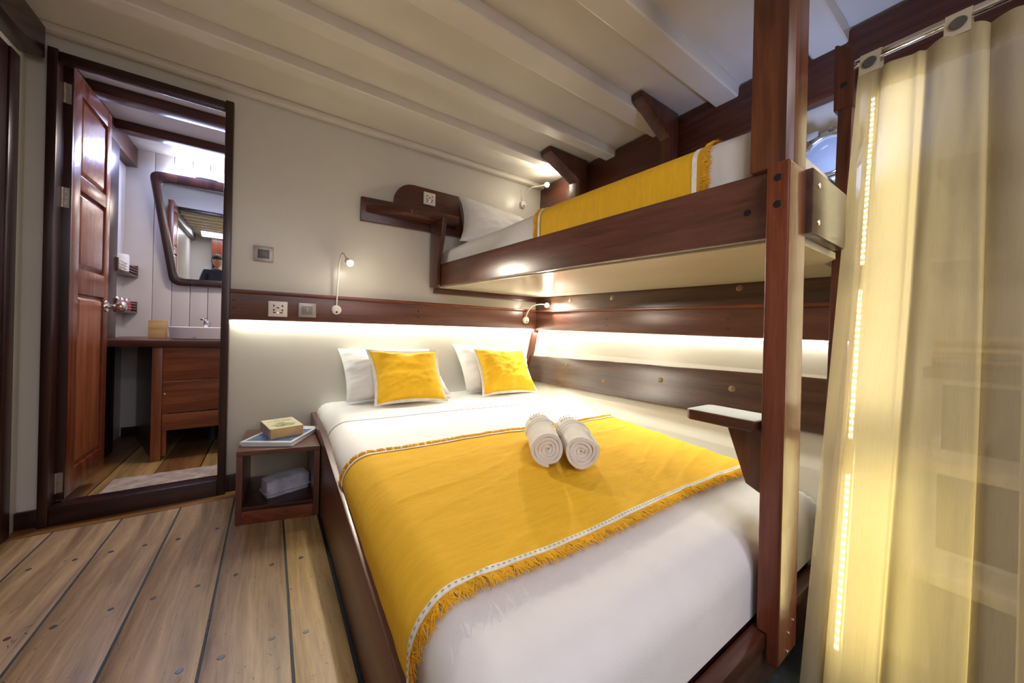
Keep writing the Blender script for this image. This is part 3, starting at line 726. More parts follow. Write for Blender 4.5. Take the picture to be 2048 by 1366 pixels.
def ribbon(v, dv, name, parent, f=runf, n=160, lift=0.0025, mat=None):
    rb = MB()
    def g(a, b):
        p = Vector(f(a, v + dv * (b))); q = Vector(f(min(a + 0.002, 1), v + dv * b)) - p; t = Vector((0, 1, 0)); nn_ = q.cross(t).normalized()
        if nn_.z < 0 and nn_.x > 0: nn_ = -nn_
        if nn_.z < -0.1: nn_ = -nn_
        return p + nn_ * lift
    rb.grid(n, 2, g); return rb.build(name, mat or M['braid'], parent, smooth=70, solid=0.0015)
ribbon(0.0, 0.020, 'ribbon_trim', rn); ribbon(1.0, -0.012, 'ribbon_trim', rn)
# small dashes on the ribbon
ds = MB()
for k in range(105):
    u = 0.006 + k / 106; p = Vector(runf(u, 0.010)); q = Vector(runf(min(u + 0.004, 1), 0.010)); d = (q - p)
    nrm = d.cross(Vector((0, 1, 0))).normalized(); nrm = nrm if (nrm.z > 0 or nrm.x < -0.5) else -nrm
    o = nrm * 0.0045; w = Vector((0, 0.0022, 0))
    ds.add([p + o - w, q + o - w, q + o + w, p + o + w], [(0, 1, 2, 3)])
tag(ds.build('ribbon_stitch', plain('ribbon_stitch_green', (0.36, 0.32, 0.16), 0.8), rn), kind='stuff')
def fringe(f, v, sgn, n, length, name, parent, mat, droop=0.006, u0=0.0, u1=1.0):
    fb = MB(); rnd = random.Random(int(v * 10) + n)
    for k in range(n):
        u = lerp(u0, u1, (k + rnd.random()) / n); p = Vector(f(min(u, 1), v)); q = Vector(f(min(u + 0.003, 1), v)); d = q - p
        if d.length < 1e-6: continue
        d.normalize(); nrm = d.cross(Vector((0, 1, 0))).normalized(); nrm = nrm if (nrm.z > 0.05 or nrm.x < 0) else -nrm
        l = length * (0.55 + 0.45 * abs(math.sin(k * 0.23)) + 0.4 * rnd.random()); a = rnd.uniform(-0.5, 0.5) + 0.35 * math.sin(k * 0.17)
        tip = p + Vector((0, sgn * l, 0)) + d * a * l + nrm * rnd.uniform(-0.001, 0.007); w = d * rnd.uniform(0.0009, 0.0017)
        midp = (p + tip) / 2 + nrm * (0.002 + 0.004 * rnd.random())
        base = p + nrm * 0.001
        fb.add([base - w, base + w, midp + w * 1.2, tip + w * 0.3, tip - w * 0.3, midp - w * 1.2], [(0, 1, 2, 5), (5, 2, 3, 4)])
        fb.add([base - w + nrm * 0.0012, midp + nrm * 0.002, tip, midp - w * 2], [(0, 1, 2, 3)])
    return tag(fb.build(name, mat, parent), kind='stuff')
fringe(runf, 0.0, -1, 1700, 0.036, 'fringe', rn, M['yfringe']); fringe(runf, 1.0, 1, 1700, 0.030, 'fringe', rn, M['yfringe'])

# ------------------------------------------------------------------ pillows and cushions
def pillow(name, TL, TR, BL, BR, th, mat, label, cat, trim=None, seed=0, pinch=0.06, group=None, fold=0.008, back=0.35):
    TL, TR, BL, BR = map(Vector, (TL, TR, BL, BR)); N = 40
    nrm = (TR - TL).cross(BL - TL).normalized()
    if nrm.y > 0: nrm = -nrm
    def base(u, v):
        # pinch sides inwards between corners
        pu = pinch * (1 - (2 * v - 1) ** 2) * (1 - 2 * u); pv = pinch * (1 - (2 * u - 1) ** 2) * (1 - 2 * v)
        uu_, vv_ = u + pu, v + pv
        return TL * (1 - uu_) * (1 - vv_) + TR * uu_ * (1 - vv_) + BL * (1 - uu_) * vv_ + BR * uu_ * vv_
    def T(u, v):
        a = max(0, 1 - abs(2 * u - 1) ** 2.6); b = max(0, 1 - abs(2 * v - 1) ** 2.6); return (a * b) ** 0.5
    def front(u, v):
        t = T(u, v); e = 1 - t
        w = fold * (fbm((u * 3 + seed, v * 4, seed), 3) + 1.3 * fbm((u * 13 + seed, v * 4, 1), 2) * e * abs(2 * v - 1) ** 2 + 1.3 * fbm((u * 4, v * 13 + seed, 1), 2) * e * abs(2 * u - 1) ** 2 + 0.5 * (1 - abs(fbm((u * 2.2 + seed * 3, v * 5 + u * 2, 3), 2)) * 4 if abs(fbm((u * 2.2 + seed * 3, v * 5 + u * 2, 3), 2)) < .25 else 0))
        return base(u, v) + nrm * (th * (1 - back) * t + w * min(1, t * 3) + 0.001)
    def rear(u, v): return base(u, v) - nrm * (th * back * T(u, v) + 0.001)
    mb = MB().grid(N, N, front).grid(N, N, lambda u, v: rear(1 - u, v))
    o = mb.build(name, mat, None, smooth=80, weld=False)
    tag(o, label, cat, group)
    if trim:
        pts = []
        for k in range(N): pts.append(base(k / N, 0))
        for k in range(N): pts.append(base(1, k / N))
        for k in range(N): pts.append(base(1 - k / N, 1))
        for k in range(N + 1): pts.append(base(0, 1 - k / N))
        c = (TL + TR + BL + BR) / 4
        fl_ = MB()
        n = len(pts)
        def g(a, b):
            p = pts[min(int(round(a * (n - 1))), n - 1)]; d = (p - c); d = d / d.length
            return p + d * lerp(-0.004, 0.019, b) + nrm * (0.004 + 0.001 * math.sin(a * 500))
        fl_.grid(n - 1, 2, g); fl_.build('braid_trim', trim, o, smooth=60, solid=0.004)
    return o

pillow('pillow', (0.345, 2.405, 0.772), (0.93, 2.40, 0.765), (0.375, 2.255, 0.462), (1.035, 2.235, 0.46), 0.16, M['pillow'], 'plump white pillow behind the left mustard cushion', 'pillow', seed=1, pinch=0.03, group='white pillows')
pillow('pillow', (1.115, 2.405, 0.80), (1.79, 2.395, 0.765), (1.165, 2.255, 0.46), (1.73, 2.235, 0.455), 0.14, M['pillow'], 'white pillow in the corner behind the right mustard cushion', 'pillow', seed=5, pinch=0.03, group='white pillows')
pillow('pillow', (1.15, 2.425, 1.915), (1.76, 2.42, 1.86), (1.09, 2.27, 1.535), (1.74, 2.25, 1.525), 0.14, M['pillow'], 'white pillow upright at the head of upper bunk', 'pillow', seed=9, group='white pillows')
pillow('throw_cushion', (0.495, 2.285, 0.765), (0.935, 2.275, 0.755), (0.515, 2.125, 0.458), (0.945, 2.115, 0.452), 0.13, M['yellow_c'], 'left mustard yellow cushion with cream braid edge', 'cushion', trim=M['braid'], seed=3, group='mustard cushions', pinch=0.062)
pillow('throw_cushion', (1.245, 2.30, 0.765), (1.675, 2.29, 0.755), (1.235, 2.13, 0.455), (1.69, 2.115, 0.448), 0.12, M['yellow_c'], 'right mustard yellow cushion, creased, near the corner post', 'cushion', trim=M['braid'], seed=14, group='mustard cushions', pinch=0.062, fold=0.013)

# ------------------------------------------------------------------ upper mattress, runner
def UZ(y): return lerp(1.462, 1.500, min(1, max(0, (2.38 - y) / 0.9))) - (0.07 * max(0, (2.2 - 2.38 + (y - 2.0)) / 0.2) if y > 2.2 else 0)
um = cushion_box('bunk_mattress', 1.06, 1.93, 0.395, 2.41, 1.228, lambda y: lerp(1.475, 1.505, min(1, (2.41 - y) / 1.2)), 0.055, M['sheet'], 0.006, 4)
# follow the slightly angled side board
for v in um.data.vertices:
    y = v.co.y + um.location.y; x = v.co.x + um.location.x
    if x < 1.3: v.co.x += (ubx(y) + 0.038 - 1.06) * (1 - max(0, (x - 1.06)) / 0.24)
for v in um.data.vertices:
    if v.co.y + um.location.y < 0.437: v.co.x = max(v.co.x, 1.178 - um.location.x)
tag(um, 'white sheeted mattress on the upper bunk', 'mattress')
UT = lambda y: lerp(1.475, 1.505, min(1, (2.41 - y) / 1.2))
def urun(u, v):
    y = lerp(0.585, 1.345, v); off = 0.007; r = 0.055 + off; x0 = ubx(y) + 0.038
    zt = UT(y) + off; zl = 1.25; Ls = zt - r - zl; La = r * math.pi / 2; Lt = 1.90 - x0 - 0.055; L = (Ls + La + Lt) * u
    q = 0.003 * fbm((y * 12, L * 3, 7), 3)
    if L < Ls: return (x0 - off - abs(q), y, zl + L)
    if L < Ls + La:
        a = (L - Ls) / r; return (x0 - off + r * (1 - math.cos(a)) - abs(q) * 0.5, y, zt - r + r * math.sin(a))
    return (x0 + 0.055 + L - Ls - La, y, zt + abs(q))
ur = MB().grid(90, 60, urun).build('bed_runner', M['yellow'], None, smooth=70, solid=0.003)
tag(ur, 'mustard yellow fringed runner folded over the upper bunk mattress', 'runner')
ribbon(0.012, 0.020, 'ribbon_trim', ur, urun, 100); ribbon(0.988, -0.018, 'ribbon_trim', ur, urun, 100)
fringe(urun, 0.0, -1, 900, 0.03, 'fringe', ur, M['yfringe'], u1=0.6); fringe(urun, 1.0, 1, 900, 0.022, 'fringe', ur, M['yfringe'], u1=0.6)

# ------------------------------------------------------------------ rolled towels
def towel(cx, cy, label, seed, axd, rad=0.064, ln=0.31):
    ax = Vector(axd).normalized(); sd = Vector((ax.y, -ax.x, 0)); z0 = ZM(cy + 0.14) + 0.0215 + rad
    c = Vector((cx, cy, z0)); rnd = random.Random(seed)
    turns = 4.6; N = 190; th = 0.0118
    def sp(t):
        a = t * turns * 2 * math.pi; r = 0.005 + (rad - 0.005) * t
        r *= 1 + 0.05 * math.sin(a * 1.0 + seed) + 0.02 * math.sin(a * 3 + seed)
        return a, r
    prof = []
    for k in range(N + 1):
        t = k / N; a, r = sp(t); prof.append((r, a + seed))
    outer = [(r, a) for r, a in prof]; inner = [(max(r - th, 0.001), a) for r, a in prof[::-1]]
    loop = outer + inner; n = len(loop); mb = MB(); NR = 10; vs = []
    for j in range(NR + 1):
        s = j / NR; e = 0.0
        for i, (r, a) in enumerate(loop):
            tt = (i if i <= N else 2 * N + 1 - i) / N
            shift = 0.010 * (1 - tt) * (1 if j == 0 else (-1 if j == NR else 0))
            rr_ = r + 0.0016 * fbm((s * 6, a, seed), 2)
            vs.append(c + sd * rr_ * math.cos(a) + Vector((0, 0, max(rr_ * math.sin(a), -rad + 0.001))) + ax * (s * ln + shift + 0.003 * math.sin(a * 2 + seed)))
    fs = [(j * n + i, j * n + (i + 1) % n, (j + 1) * n + (i + 1) % n, (j + 1) * n + i) for j in range(NR) for i in range(n)]
    for j, fl_ in ((0, 1), (NR, -1)):
        for i in range(N):
            q = (j * n + i, j * n + i + 1, j * n + (2 * N + 1 - i - 1), j * n + (2 * N + 1 - i)); fs.append(q if fl_ > 0 else q[::-1])
    mb.add(vs, fs); o = mb.build('rolled_towel', M['towel'], None, smooth=50)
    tag(o, label, 'towel', 'rolled towels on the yellow runner')
    R0 = rad * 1.055
    def surf(s, a, lift=0.0012):  # a = angle from top towards the right side
        rr_ = R0 + lift + 0.001
        return c + ax * (s * ln) + sd * math.sin(a) * rr_ + Vector((0, 0, math.cos(a) * rr_))
    for s0 in (0.50, 0.60):
        MB().tube([surf(s0 + 0.004 * math.sin(a * 3), a, 0.0) for a in [R(x) for x in range(-85, 90, 8)]], 0.0022, 6).build('woven_band', M['towel'], o, smooth=60)
    # hand-lettered print in two lines, running around the roll
    ink = MB()
    def stroke(a0, s0, pts, w=0.0014):
        for (p, q) in zip(pts, pts[1:]):
            A = surf(s0 + p[1], a0 + p[0], 0.0022); B = surf(s0 + q[1], a0 + q[0], 0.0022); d = (B - A)
            if d.length < 1e-5: continue
            nrm = (A - (c + ax * ((s0 + p[1]) * ln))).normalized(); pw = d.cross(nrm).normalized() * w
            ink.add([A - pw, A + pw, B + pw, B - pw], [(0, 1, 2, 3)])
    glyphs = [[(-.05, .05), (.05, .052), (.0, .05), (-.01, -.02)], [(0, .04), (0.02, -.03), (.05, -.01)], [(0, .03), (-.03, 0), (0, -.03), (.03, 0)], [(0, 0), (.03, .03), (.05, -.03), (.08, .02)],
              [(0, .02), (.03, -.03), (.06, .02), (.09, -.03)], [(0, -.03), (.02, .04), (.04, -.03)]]
    for line, (s0, n_, sc) in enumerate([(0.86, 9, 0.95), (0.73, 11, 0.85)]):
        a0 = -0.75
        for k in range(n_):
            g = glyphs[(k * 5 + line * 2 + 1) % 6]; stroke(a0, s0 + 0.008 * math.sin(k * 1.7), [(p[0] * sc * 1.3, p[1] * sc) for p in g]); a0 += 0.145
    ink.build('printed_lettering', M['ink'], o)
    return o
towel(0.828, 0.960, 'left white rolled towel with dark lettering on yellow runner', 1, (0.54, 0.84, 0))
towel(0.922, 0.886, 'right white rolled towel with dark lettering, loose lower flap', 3, (0.57, 0.82, 0))

# ------------------------------------------------------------------ nightstand and what it carries
ns = thing('nightstand', (0.05, 2.15, 0), 'low open mahogany nightstand between doorway and bed', 'nightstand')
A = Vector((-0.116, 1.990, 0)); B = Vector((0.208, 1.905, 0)); C_ = Vector((0.208, 2.40, 0)); D_ = Vector((-0.095, 2.40, 0))
ex = (B - A).normalized(); ey = Vector((-ex.y, ex.x, 0))
def nbox(a0, a1, b0, b1, z0, z1, name, mat, bevel=0.003):
    """a along front edge (0..1), b depth metres from the front"""
    def P(a, b, z):
        p = A.lerp(B, a); q = D_.lerp(C_, a); d = (q - p).length; v = p.lerp(q, b / d); return (v.x, v.y, z)
    return MB().hexa([P(a0, b0, z0), P(a1, b0, z0), P(a1, b1, z0), P(a0, b1, z0), P(a0, b0, z1), P(a1, b0, z1), P(a1, b1, z1), P(a0, b1, z1)]).build(name, mat, ns, bevel=bevel)
nbox(0, 1, 0, 0.40, 0.312, 0.334, 'top', wood('bunk', 'X'))
nbox(0, 0.075, 0.002, 0.39, 0.0, 0.3115, 'side_panel', wood('bunk', 'Z'))
nbox(0.925, 1, 0.002, 0.39, 0.0, 0.3115, 'side_panel', wood('bunk', 'Z'))
nbox(0.0751, 0.9249, 0.003, 0.39, 0.060, 0.080, 'shelf', wood('dark', 'X'))
nbox(0.0751, 0.9249, 0.002, 0.02, 0.0, 0.0595, 'plinth', wood('red', 'X'))
# magazines
def flat_stack(corner, w, h, ang, z, items, names):
    pass
def rect(cx, cy, w, h, ang, z0, z1):
    c, s = math.cos(ang), math.sin(ang); P = [(-w / 2, -h / 2), (w / 2, -h / 2), (w / 2, h / 2), (-w / 2, h / 2)]
    q = [(cx + x * c - y * s, cy + x * s + y * c) for x, y in P]
    return [(x, y, z0) for x, y in q] + [(x, y, z1) for x, y in q]
# corners seen: (-0.10,2.09) left, (0.078,1.955) front, (0.222,2.30) right, (0.05,2.36) back
MG = [((0.066, 2.135), 0.228, 0.285, R(-29), 0.3345, 0.3405, 'brown'), ((0.064, 2.138), 0.232, 0.288, R(-31), 0.341, 0.347, 'grey'), ((0.064, 2.136), 0.232, 0.288, R(-30.5), 0.3475, 0.3550, 'blue')]
lab = {'brown': 'lowest thin magazine of the stack on the nightstand', 'grey': 'middle pale magazine of the stack on the nightstand', 'blue': 'top magazine with blue photo cover under the thick book'}
for (c, w_, h_, a, z0, z1, kx) in MG:
    o = MB().hexa(rect(c[0], c[1], w_, h_, a, z0, z1)).build('magazine', M['magwhite'], None, bevel=0.0008)
    tag(o, lab[kx], 'magazine', 'magazines on the nightstand')
    if kx == 'blue':
        MB().hexa(rect(c[0] - 0.01, c[1] - 0.018, w_ * 0.88, h_ * 0.72, a, z1, z1 + 0.0004)).build('cover_photo', M['magblue'], o)
        for i, (dx, dy, ww) in enumerate([(0.075, 0.085, 0.06), (0.08, 0.07, 0.04), (0.055, 0.05, 0.07)]):
            MB().hexa(rect(c[0] + dx, c[1] + dy, ww, 0.006, a, z1 + 0.0004, z1 + 0.0007)).build('cover_print', M['redprint'] if i < 2 else M['magwhite'], o)
# thick paperback
ba = R(11); bc = Vector((0.058, 2.165)); bw, bh, bz = 0.142, 0.215, 0.3558
bt = 0.047
bk = thing('paperback_book', (bc.x, bc.y, bz), 'thick yellowed paperback with cream illustrated cover on magazines', 'book')
MB().hexa(rect(bc.x + 0.001, bc.y, bw - 0.003, bh - 0.003, ba, bz + 0.0012, bz + bt - 0.0012)).build('pages', M['paper'], bk, bevel=0.001)
MB().hexa(rect(bc.x, bc.y, bw, bh, ba, bz + bt - 0.001, bz + bt + 0.0006)).build('front_cover', M['cover'], bk)
MB().hexa(rect(bc.x, bc.y, bw, bh, ba, bz, bz + 0.001)).build('back_cover', M['spine'], bk)
ca, sa = math.cos(ba), math.sin(ba)
def bl(x, y): return (bc.x + x * ca - y * sa, bc.y + x * sa + y * ca)
MB().hexa(rect(*bl(-bw / 2 - 0.0008, 0), 0.0016, bh, ba, bz, bz + bt)).build('spine', M['spine'], bk)
def blob(cx, cy, rx, ry, z, mat, name, n=26, j=0.12):
    m_ = MB(); ps = []
    for k in range(n):
        a = 2 * math.pi * k / n; f_ = 1 + j * math.sin(a * 5 + cx * 90) + j * 0.6 * math.sin(a * 9)
        x, y = bl(cx + rx * math.cos(a) * f_, cy + ry * math.sin(a) * f_); ps.append((x, y, z))
    m_.add(ps, [tuple(range(n))]); return m_.build(name, mat, bk)
blob(0.0, -0.045, 0.050, 0.036, bz + bt + 0.0008, M['green_art'], 'cover_picture')
blob(-0.006, -0.055, 0.012, 0.012, bz + bt + 0.0011, M['red_art'], 'cover_picture')
blob(-0.008, 0.002, 0.022, 0.005, bz + bt + 0.0011, M['dark_art'], 'cover_picture', j=0.35)
def text_obj(body, size, x, y, name):
    cu = bpy.data.curves.new(name, 'FONT'); cu.body = body; cu.size = size; cu.align_x = 'CENTER'
    t = bpy.data.objects.new(name, cu); COL.objects.link(t)
    dg = bpy.context.evaluated_depsgraph_get(); me = bpy.data.meshes.new_from_object(t.evaluated_get(dg)); bpy.data.objects.remove(t)
    me.materials.clear(); me.materials.append(M['ink'])
    o = bpy.data.objects.new(name, me); COL.objects.link(o); o.parent = bk
    px, py = bl(x, y); o.location = (px - bk.location.x, py - bk.location.y, bt + 0.0011); o.rotation_euler = (0, 0, ba); return o
text_obj('The Malay', 0.021, 0.018, 0.066, 'title'); text_obj('Archipelago', 0.023, 0, 0.038, 'title')

# woven tissue box on the nightstand shelf
tbx = MB()
def tb_f(cx=0.078, cy=2.095, w=0.185, d=0.10, a=R(17)):
    NU, NV = 36, 12
    def g(u, v):
        th = u * 2 * math.pi; c, s = math.cos(th), math.sin(th)
        k = (abs(c) ** 10 + abs(s) ** 10) ** (-1 / 10)
        h = 0.0805 + 0.078 * min(1, v * 1.25); rr_ = 1 + 0.02 * math.sin(v * 3) + (0.03 if 0.12 < v < 0.2 else 0) + 0.012 * fbm((c * 3, s * 3, v * 5), 2)
        if v > 0.8: rr_ *= 1 - (v - 0.8) * 5 * 0.999; h += 0.004 * math.sin((v - .8) * 5 * math.pi / 2)
        x, y = c * k * w / 2 * rr_, s * k * d / 2 * rr_
        return (cx + x * math.cos(a) - y * math.sin(a), cy + x * math.sin(a) + y * math.cos(a), h + 0.003 * fbm((x * 20, y * 20, v), 2))
    return NU, NV, g
tbx.grid(*tb_f()); NU = 36
tbo = tbx.build('tissue_box_cover', M['tissue'], None, smooth=50, weld=True)
tag(tbo, 'grey woven lidded box on the nightstand shelf', 'box')
MB().tube([(lambda p: (p[0], p[1], 0.1005))(tb_f(w=0.191, d=0.106)[2](k / 48, 0.16)) for k in range(49)], 0.0022, 6).build('lid_seam', M['tissue'], tbo, smooth=60)

# ------------------------------------------------------------------ curtain side
CX = lambda z: 1.15 + 0.2732 * z      # the plane in which the curtain hangs
tp = MB(); tp.hexa([(1.40, 0.325, 0.0), (1.46, 0.325, 0.0), (1.46, 0.352, 0.0), (1.40, 0.352, 0.0), (1.645, 0.345, 1.91), (1.75, 0.345, 1.91), (1.75, 0.385, 1.91), (1.645, 0.385, 1.91)])
post = tp.build('closet_post', wood('mahogany', 'Z'), None, bevel=0.006)
tag(post, 'leaning dark red closet post beside the curtain edge', 'post')
rodb = MB(); rodb.prism([(1.615, 0.340, 1.70), (1.615, 0.340, 1.83), (1.615, 0.350, 1.90), (1.615, 0.385, 1.93), (1.615, 0.392, 1.93), (1.615, 0.392, 1.70)], (0.05, 0, 0))
rd = thing('curtain_rod', (1.64, 0, 1.84), 'polished steel curtain rod above the sheer curtain', 'rod')
MB().tube([(1.645, 0.355, 1.850), (1.645, -0.55, 1.850)], 0.014, 20).build('rod', M['chrome'], rd, smooth=60)
rb_ = rodb.build('rod_bracket', wood('mahogany', 'Z'), rd, bevel=0.008)
disc('bolt_cap', (1.6148, 0.366, 1.78), (-1, 0, 0), 0.010, 0.002, M['plug_dark'], rd)
cur = thing('curtain', (1.4, -0.1, 0), 'sheer beige linen curtain lit from behind, hanging from steel rod', 'curtain')
YL0, YR0 = 0.335, -0.55
def cur_f(u, v):
    z = lerp(0.012, 1.815, v); wtop = 1 - v
    yl = lerp(0.316, 0.332, v); y = lerp(yl, YR0, u)
    w = u * 0.88
    # soft pleats of uneven width with sharper returns on one side
    wp = w + 0.020 * math.sin(w * 17 + 0.6) + 0.012 * math.sin(w * 31 + 2) + 0.010 * (1 - v) * math.sin(w * 11 + v * 2.2)
    ph = wp * 2 * math.pi / 0.088
    am = (0.017 + 0.009 * math.sin(w * 21 + 1)) * (1.0 - 0.45 * v)
    f_ = am * (math.sin(ph) + 0.42 * math.sin(2 * ph + 0.9) + 0.16 * math.sin(3 * ph + 1.5 + v * 2))
    y2 = y + am * 1.05 * math.cos(ph + 0.4) * min(1, w * 14)
    # gathers that fan out from the header
    f_ += 0.0035 * math.sin(w * 150 + 2 * math.sin(w * 20)) * v ** 5 + 0.003 * fbm((w * 20, z * 1.5, 2), 3)
    sag = 0.022 * abs(math.sin(max(0, (w - 0.03)) * math.pi / 0.185)) * (v ** 14)
    return (CX(z) - 0.012 - f_ * min(1, w * 20 + 0.25), y2, z - sag)
MB().grid(300, 70, cur_f).build('cloth', M['sheer'], cur, smooth=80)
# header band of doubled cloth
def hd_f(u, v):
    p = Vector(cur_f(u, lerp(0.945, 1.0, v))); return p + Vector((-0.003, 0, 0))
MB().grid(300, 4, hd_f).build('header', M['sheer'], cur, smooth=80)
for i, y in enumerate([0.303, 0.121, -0.07, -0.26, -0.45]):
    tb_ = MB()
    prof = [(1.622, 1.790), (1.624, 1.83), (1.628, 1.858), (1.645, 1.8665), (1.662, 1.858), (1.664, 1.83), (1.655, 1.795)]
    def tf(u, v, y=y):
        k = min(5, int(v * 6)); t = v * 6 - k; a, b = prof[k], prof[k + 1]
        return (lerp(a[0], b[0], t), y + (u - 0.5) * 0.05 + 0.002 * (v < 0.2), lerp(a[1], b[1], t))
    tab = tb_.grid(3, 12, tf).build('tab', fabric('tab_linen', (0.50, 0.43, 0.30), 900, 0.05, 0.4) if i == 0 else bpy.data.materials['tab_linen'], cur, smooth=60, solid=0.0015)
    MB().lathe((1.6185, y, 1.822), (-1, 0, 0), [(0.016, 0), (0.017, 0.002), (0.015, 0.004), (0.010, 0.003), (0.004, 0.003)], 22).build('button', M['darkplastic'], tab, smooth=40)
# LED strip on a thin batten just behind the curtain edge
ls = thing('light_strip', (1.35, 0.29, 0.1), 'dotted warm light strip glowing behind the curtain edge', 'light strip')
dots = MB(); tape = MB()
def sp_(z): return Vector((CX(z) + 0.036, lerp(0.262, 0.300, z / 1.75), z))
for (z0, z1) in [(1.13, 1.72), (0.62, 1.055), (0.10, 0.53)]:
    n = max(3, int((z1 - z0) / 0.0185))
    tape.hexa([tuple(sp_(z0) + Vector(d)) for d in ((0.002, -0.005, 0), (0.004, -0.005, 0), (0.004, 0.005, 0), (0.002, 0.005, 0))] + [tuple(sp_(z1) + Vector(d)) for d in ((0.002, -0.005, 0), (0.004, -0.005, 0), (0.004, 0.005, 0), (0.002, 0.005, 0))])
    for k in range(n):
        p = sp_(lerp(z0, z1, (k + 0.5) / n)); dots.box(p.x - 0.0015, p.x + 0.0018, p.y - 0.0022, p.y + 0.0022, p.z - 0.0022, p.z + 0.0022)
tape.build('tape', M['plastic'], ls)
tag(dots.build('diode', M['led'], ls), kind='stuff')
bt_ = MB(); bt_.hexa([(CX(0) + 0.042, 0.255, 0), (CX(0) + 0.06, 0.255, 0), (CX(0) + 0.06, 0.285, 0), (CX(0) + 0.042, 0.285, 0),
                      (CX(1.8) + 0.042, 0.288, 1.8), (CX(1.8) + 0.06, 0.288, 1.8), (CX(1.8) + 0.06, 0.318, 1.8), (CX(1.8) + 0.042, 0.318, 1.8)])
bt_.build('batten', M['cream'], ls, bevel=0.002)
# closet unit behind the curtain
cu_ = thing('closet_unit', (1.75, -0.1, 0), 'dark shelf unit faintly visible through the sheer curtain', 'shelf unit')
for z, d in [(0.30, 1.36), (0.56, 1.43), (0.80, 1.50), (1.10, 1.58), (1.42, 1.66)]:
    bx('shelf', d, hx(z) - 0.005, -0.55, 0.16, z, z + 0.03, M['lime'] if z < 0.7 else wood('brown', 'Y'), cu_, 0.002)
bx('divider', 1.66, 1.93, -0.02, 0.0, 0.83, 1.90, wood('dark', 'Z'), cu_, 0)
bx('partition', 1.5, 1.99, -0.62, -0.56, 0.0, 1.92, wood('dark', 'Z'), cu_, 0)
for z0, z1 in [(0.04, 0.27), (0.345, 0.54), (0.60, 0.78)]:
    bx('drawer_front', 1.40 + z0 * 0.27, 1.42 + z0 * 0.27, -0.54, 0.13, z0, z1, wood('dark', 'Y'), cu_, 0.002)
for i, (z, m_) in enumerate([(0.8315, 'closetcloth2'), (0.8615, 'closetcloth'), (0.8915, 'closetcloth')]):
    def cf2(u, v, z=z):
        th = v * 2 * math.pi; return (1.63 + 0.08 * math.cos(th) + 0.003 * fbm((u * 5, v, z * 9)), lerp(-0.20, 0.15, u), z + 0.014 + 0.0138 * math.sin(th))
    o = MB().grid(20, 16, cf2).build('folded_cloth', M[m_], None, smooth=60)
    tag(o, ['lowest brown folded cloth seen dimly through the curtain', 'middle yellow folded cloth seen dimly through the curtain', 'topmost yellow folded cloth seen dimly through the curtain'][i], 'cloth', 'folded cloths in the closet')

# ------------------------------------------------------------------ bathroom
YF = 4.05; ZB = 2.30
wf = struct('wall_far', (-0.5, YF, 0), 'white panelled bathroom wall behind mirror and basin')
for i in range(6):
    a = -1.0 + i * 0.1155 + (0.08 if i else 0)
    bx('wall_board', a + 0.001, (a + 0.1135) if i else -0.806, YF, YF + 0.03, 0.0, ZB, M['white_paint'], wf, 0.003)
bx('wall_board', -0.226, 0.3, YF, YF + 0.03, 0.0, ZB, M['white_paint'], wf, 0.003)
bx('backing', -1.05, 0.35, YF + 0.03, YF + 0.06, 0, ZB, M['white_paint'], wf, 0)
wfl = struct('wall_far_left', (-0.94, 3.3, 0), 'left wall of the bathroom behind the door')
MB().box(-1.03, -0.97, 2.53, YF, 0, ZB + 0.02).build('wall_panel', M['white_paint'], wfl)
bx('beam', -0.97, -0.905, 2.54, YF - 0.002, 2.145, ZB - 0.001, wood('mahogany', 'Y'), wfl, 0.004)
bx('corner_post', -0.9695, -0.893, 3.40, 3.60, 0.0, 2.14, wood('dark', 'Z'), wfl, 0.004)
wfr = struct('wall_far_right', (0.3, 3.3, 0), 'right wall of the bathroom'); MB().box(0.28, 0.33, 2.50, YF, 0, ZB + 0.02).build('wall_panel', M['white_paint'], wfr)
cf_ = struct('ceiling_far', (-0.3, 3.3, ZB), 'white bathroom ceiling with two dark beams', 'ceiling')
MB().box(-1.03, 0.33, 2.50, YF + 0.03, ZB, ZB + 0.04).build('ceiling_panel', M['white_paint'], cf_)
for y in (3.065, 3.54): bx('beam', -0.905, 0.28, y, y + 0.09, 2.236, ZB - 0.0005, wood('mahogany', 'X'), cf_, 0.006)
bbf = struct('baseboard_far', (-0.5, YF, 0), 'dark baseboard at the foot of the bathroom wall', 'baseboard')
bx('board', -0.96, 0.27, YF - 0.02, YF - 0.001, 0.0, 0.07, wood('dark', 'X'), bbf)
# mirror
mi = thing('wall_mirror', (-0.5, YF, 1.22), 'tapered mirror with rounded mahogany frame above the basin', 'mirror')
def rpoly(pts, r, n=5):
    o = []
    for i, p in enumerate(pts):
        a, b, c = Vector(pts[i - 1]), Vector(p), Vector(pts[(i + 1) % len(pts)])
        u = (a - b).normalized() * r; v = (c - b).normalized() * r
        for k in range(n + 1):
            t = k / n; o.append((b + u) * (1 - t) ** 2 + b * 2 * t * (1 - t) + (b + v) * t * t)
    return o
po = rpoly([(-0.822, 2.118), (-0.690, 1.222), (-0.17, 1.232), (-0.04, 2.150)], 0.07); pi_ = rpoly([(-0.762, 2.045), (-0.645, 1.282), (-0.215, 1.292), (-0.10, 2.072)], 0.055)
fm = MB(); n = len(po); y0, y1 = YF - 0.002, YF - 0.04
vs = [(p.x, y0, p.y) for p in po] + [(p.x, y1 + 0.004, p.y) for p in po] + [((p.x * 0.5 + q.x * 0.5), y1 - 0.004, (p.y * 0.5 + q.y * 0.5)) for p, q in zip(po, pi_)] + [(q.x, y1 + 0.008, q.y) for q in pi_] + [(q.x, y0, q.y) for q in pi_]
fs = [(k * n + i, k * n + (i + 1) % n, (k + 1) * n + (i + 1) % n, (k + 1) * n + i) for k in range(4) for i in range(n)]
fm.add(vs, fs); fm.build('mirror_frame', wood('dark', 'Z'), mi, smooth=50)
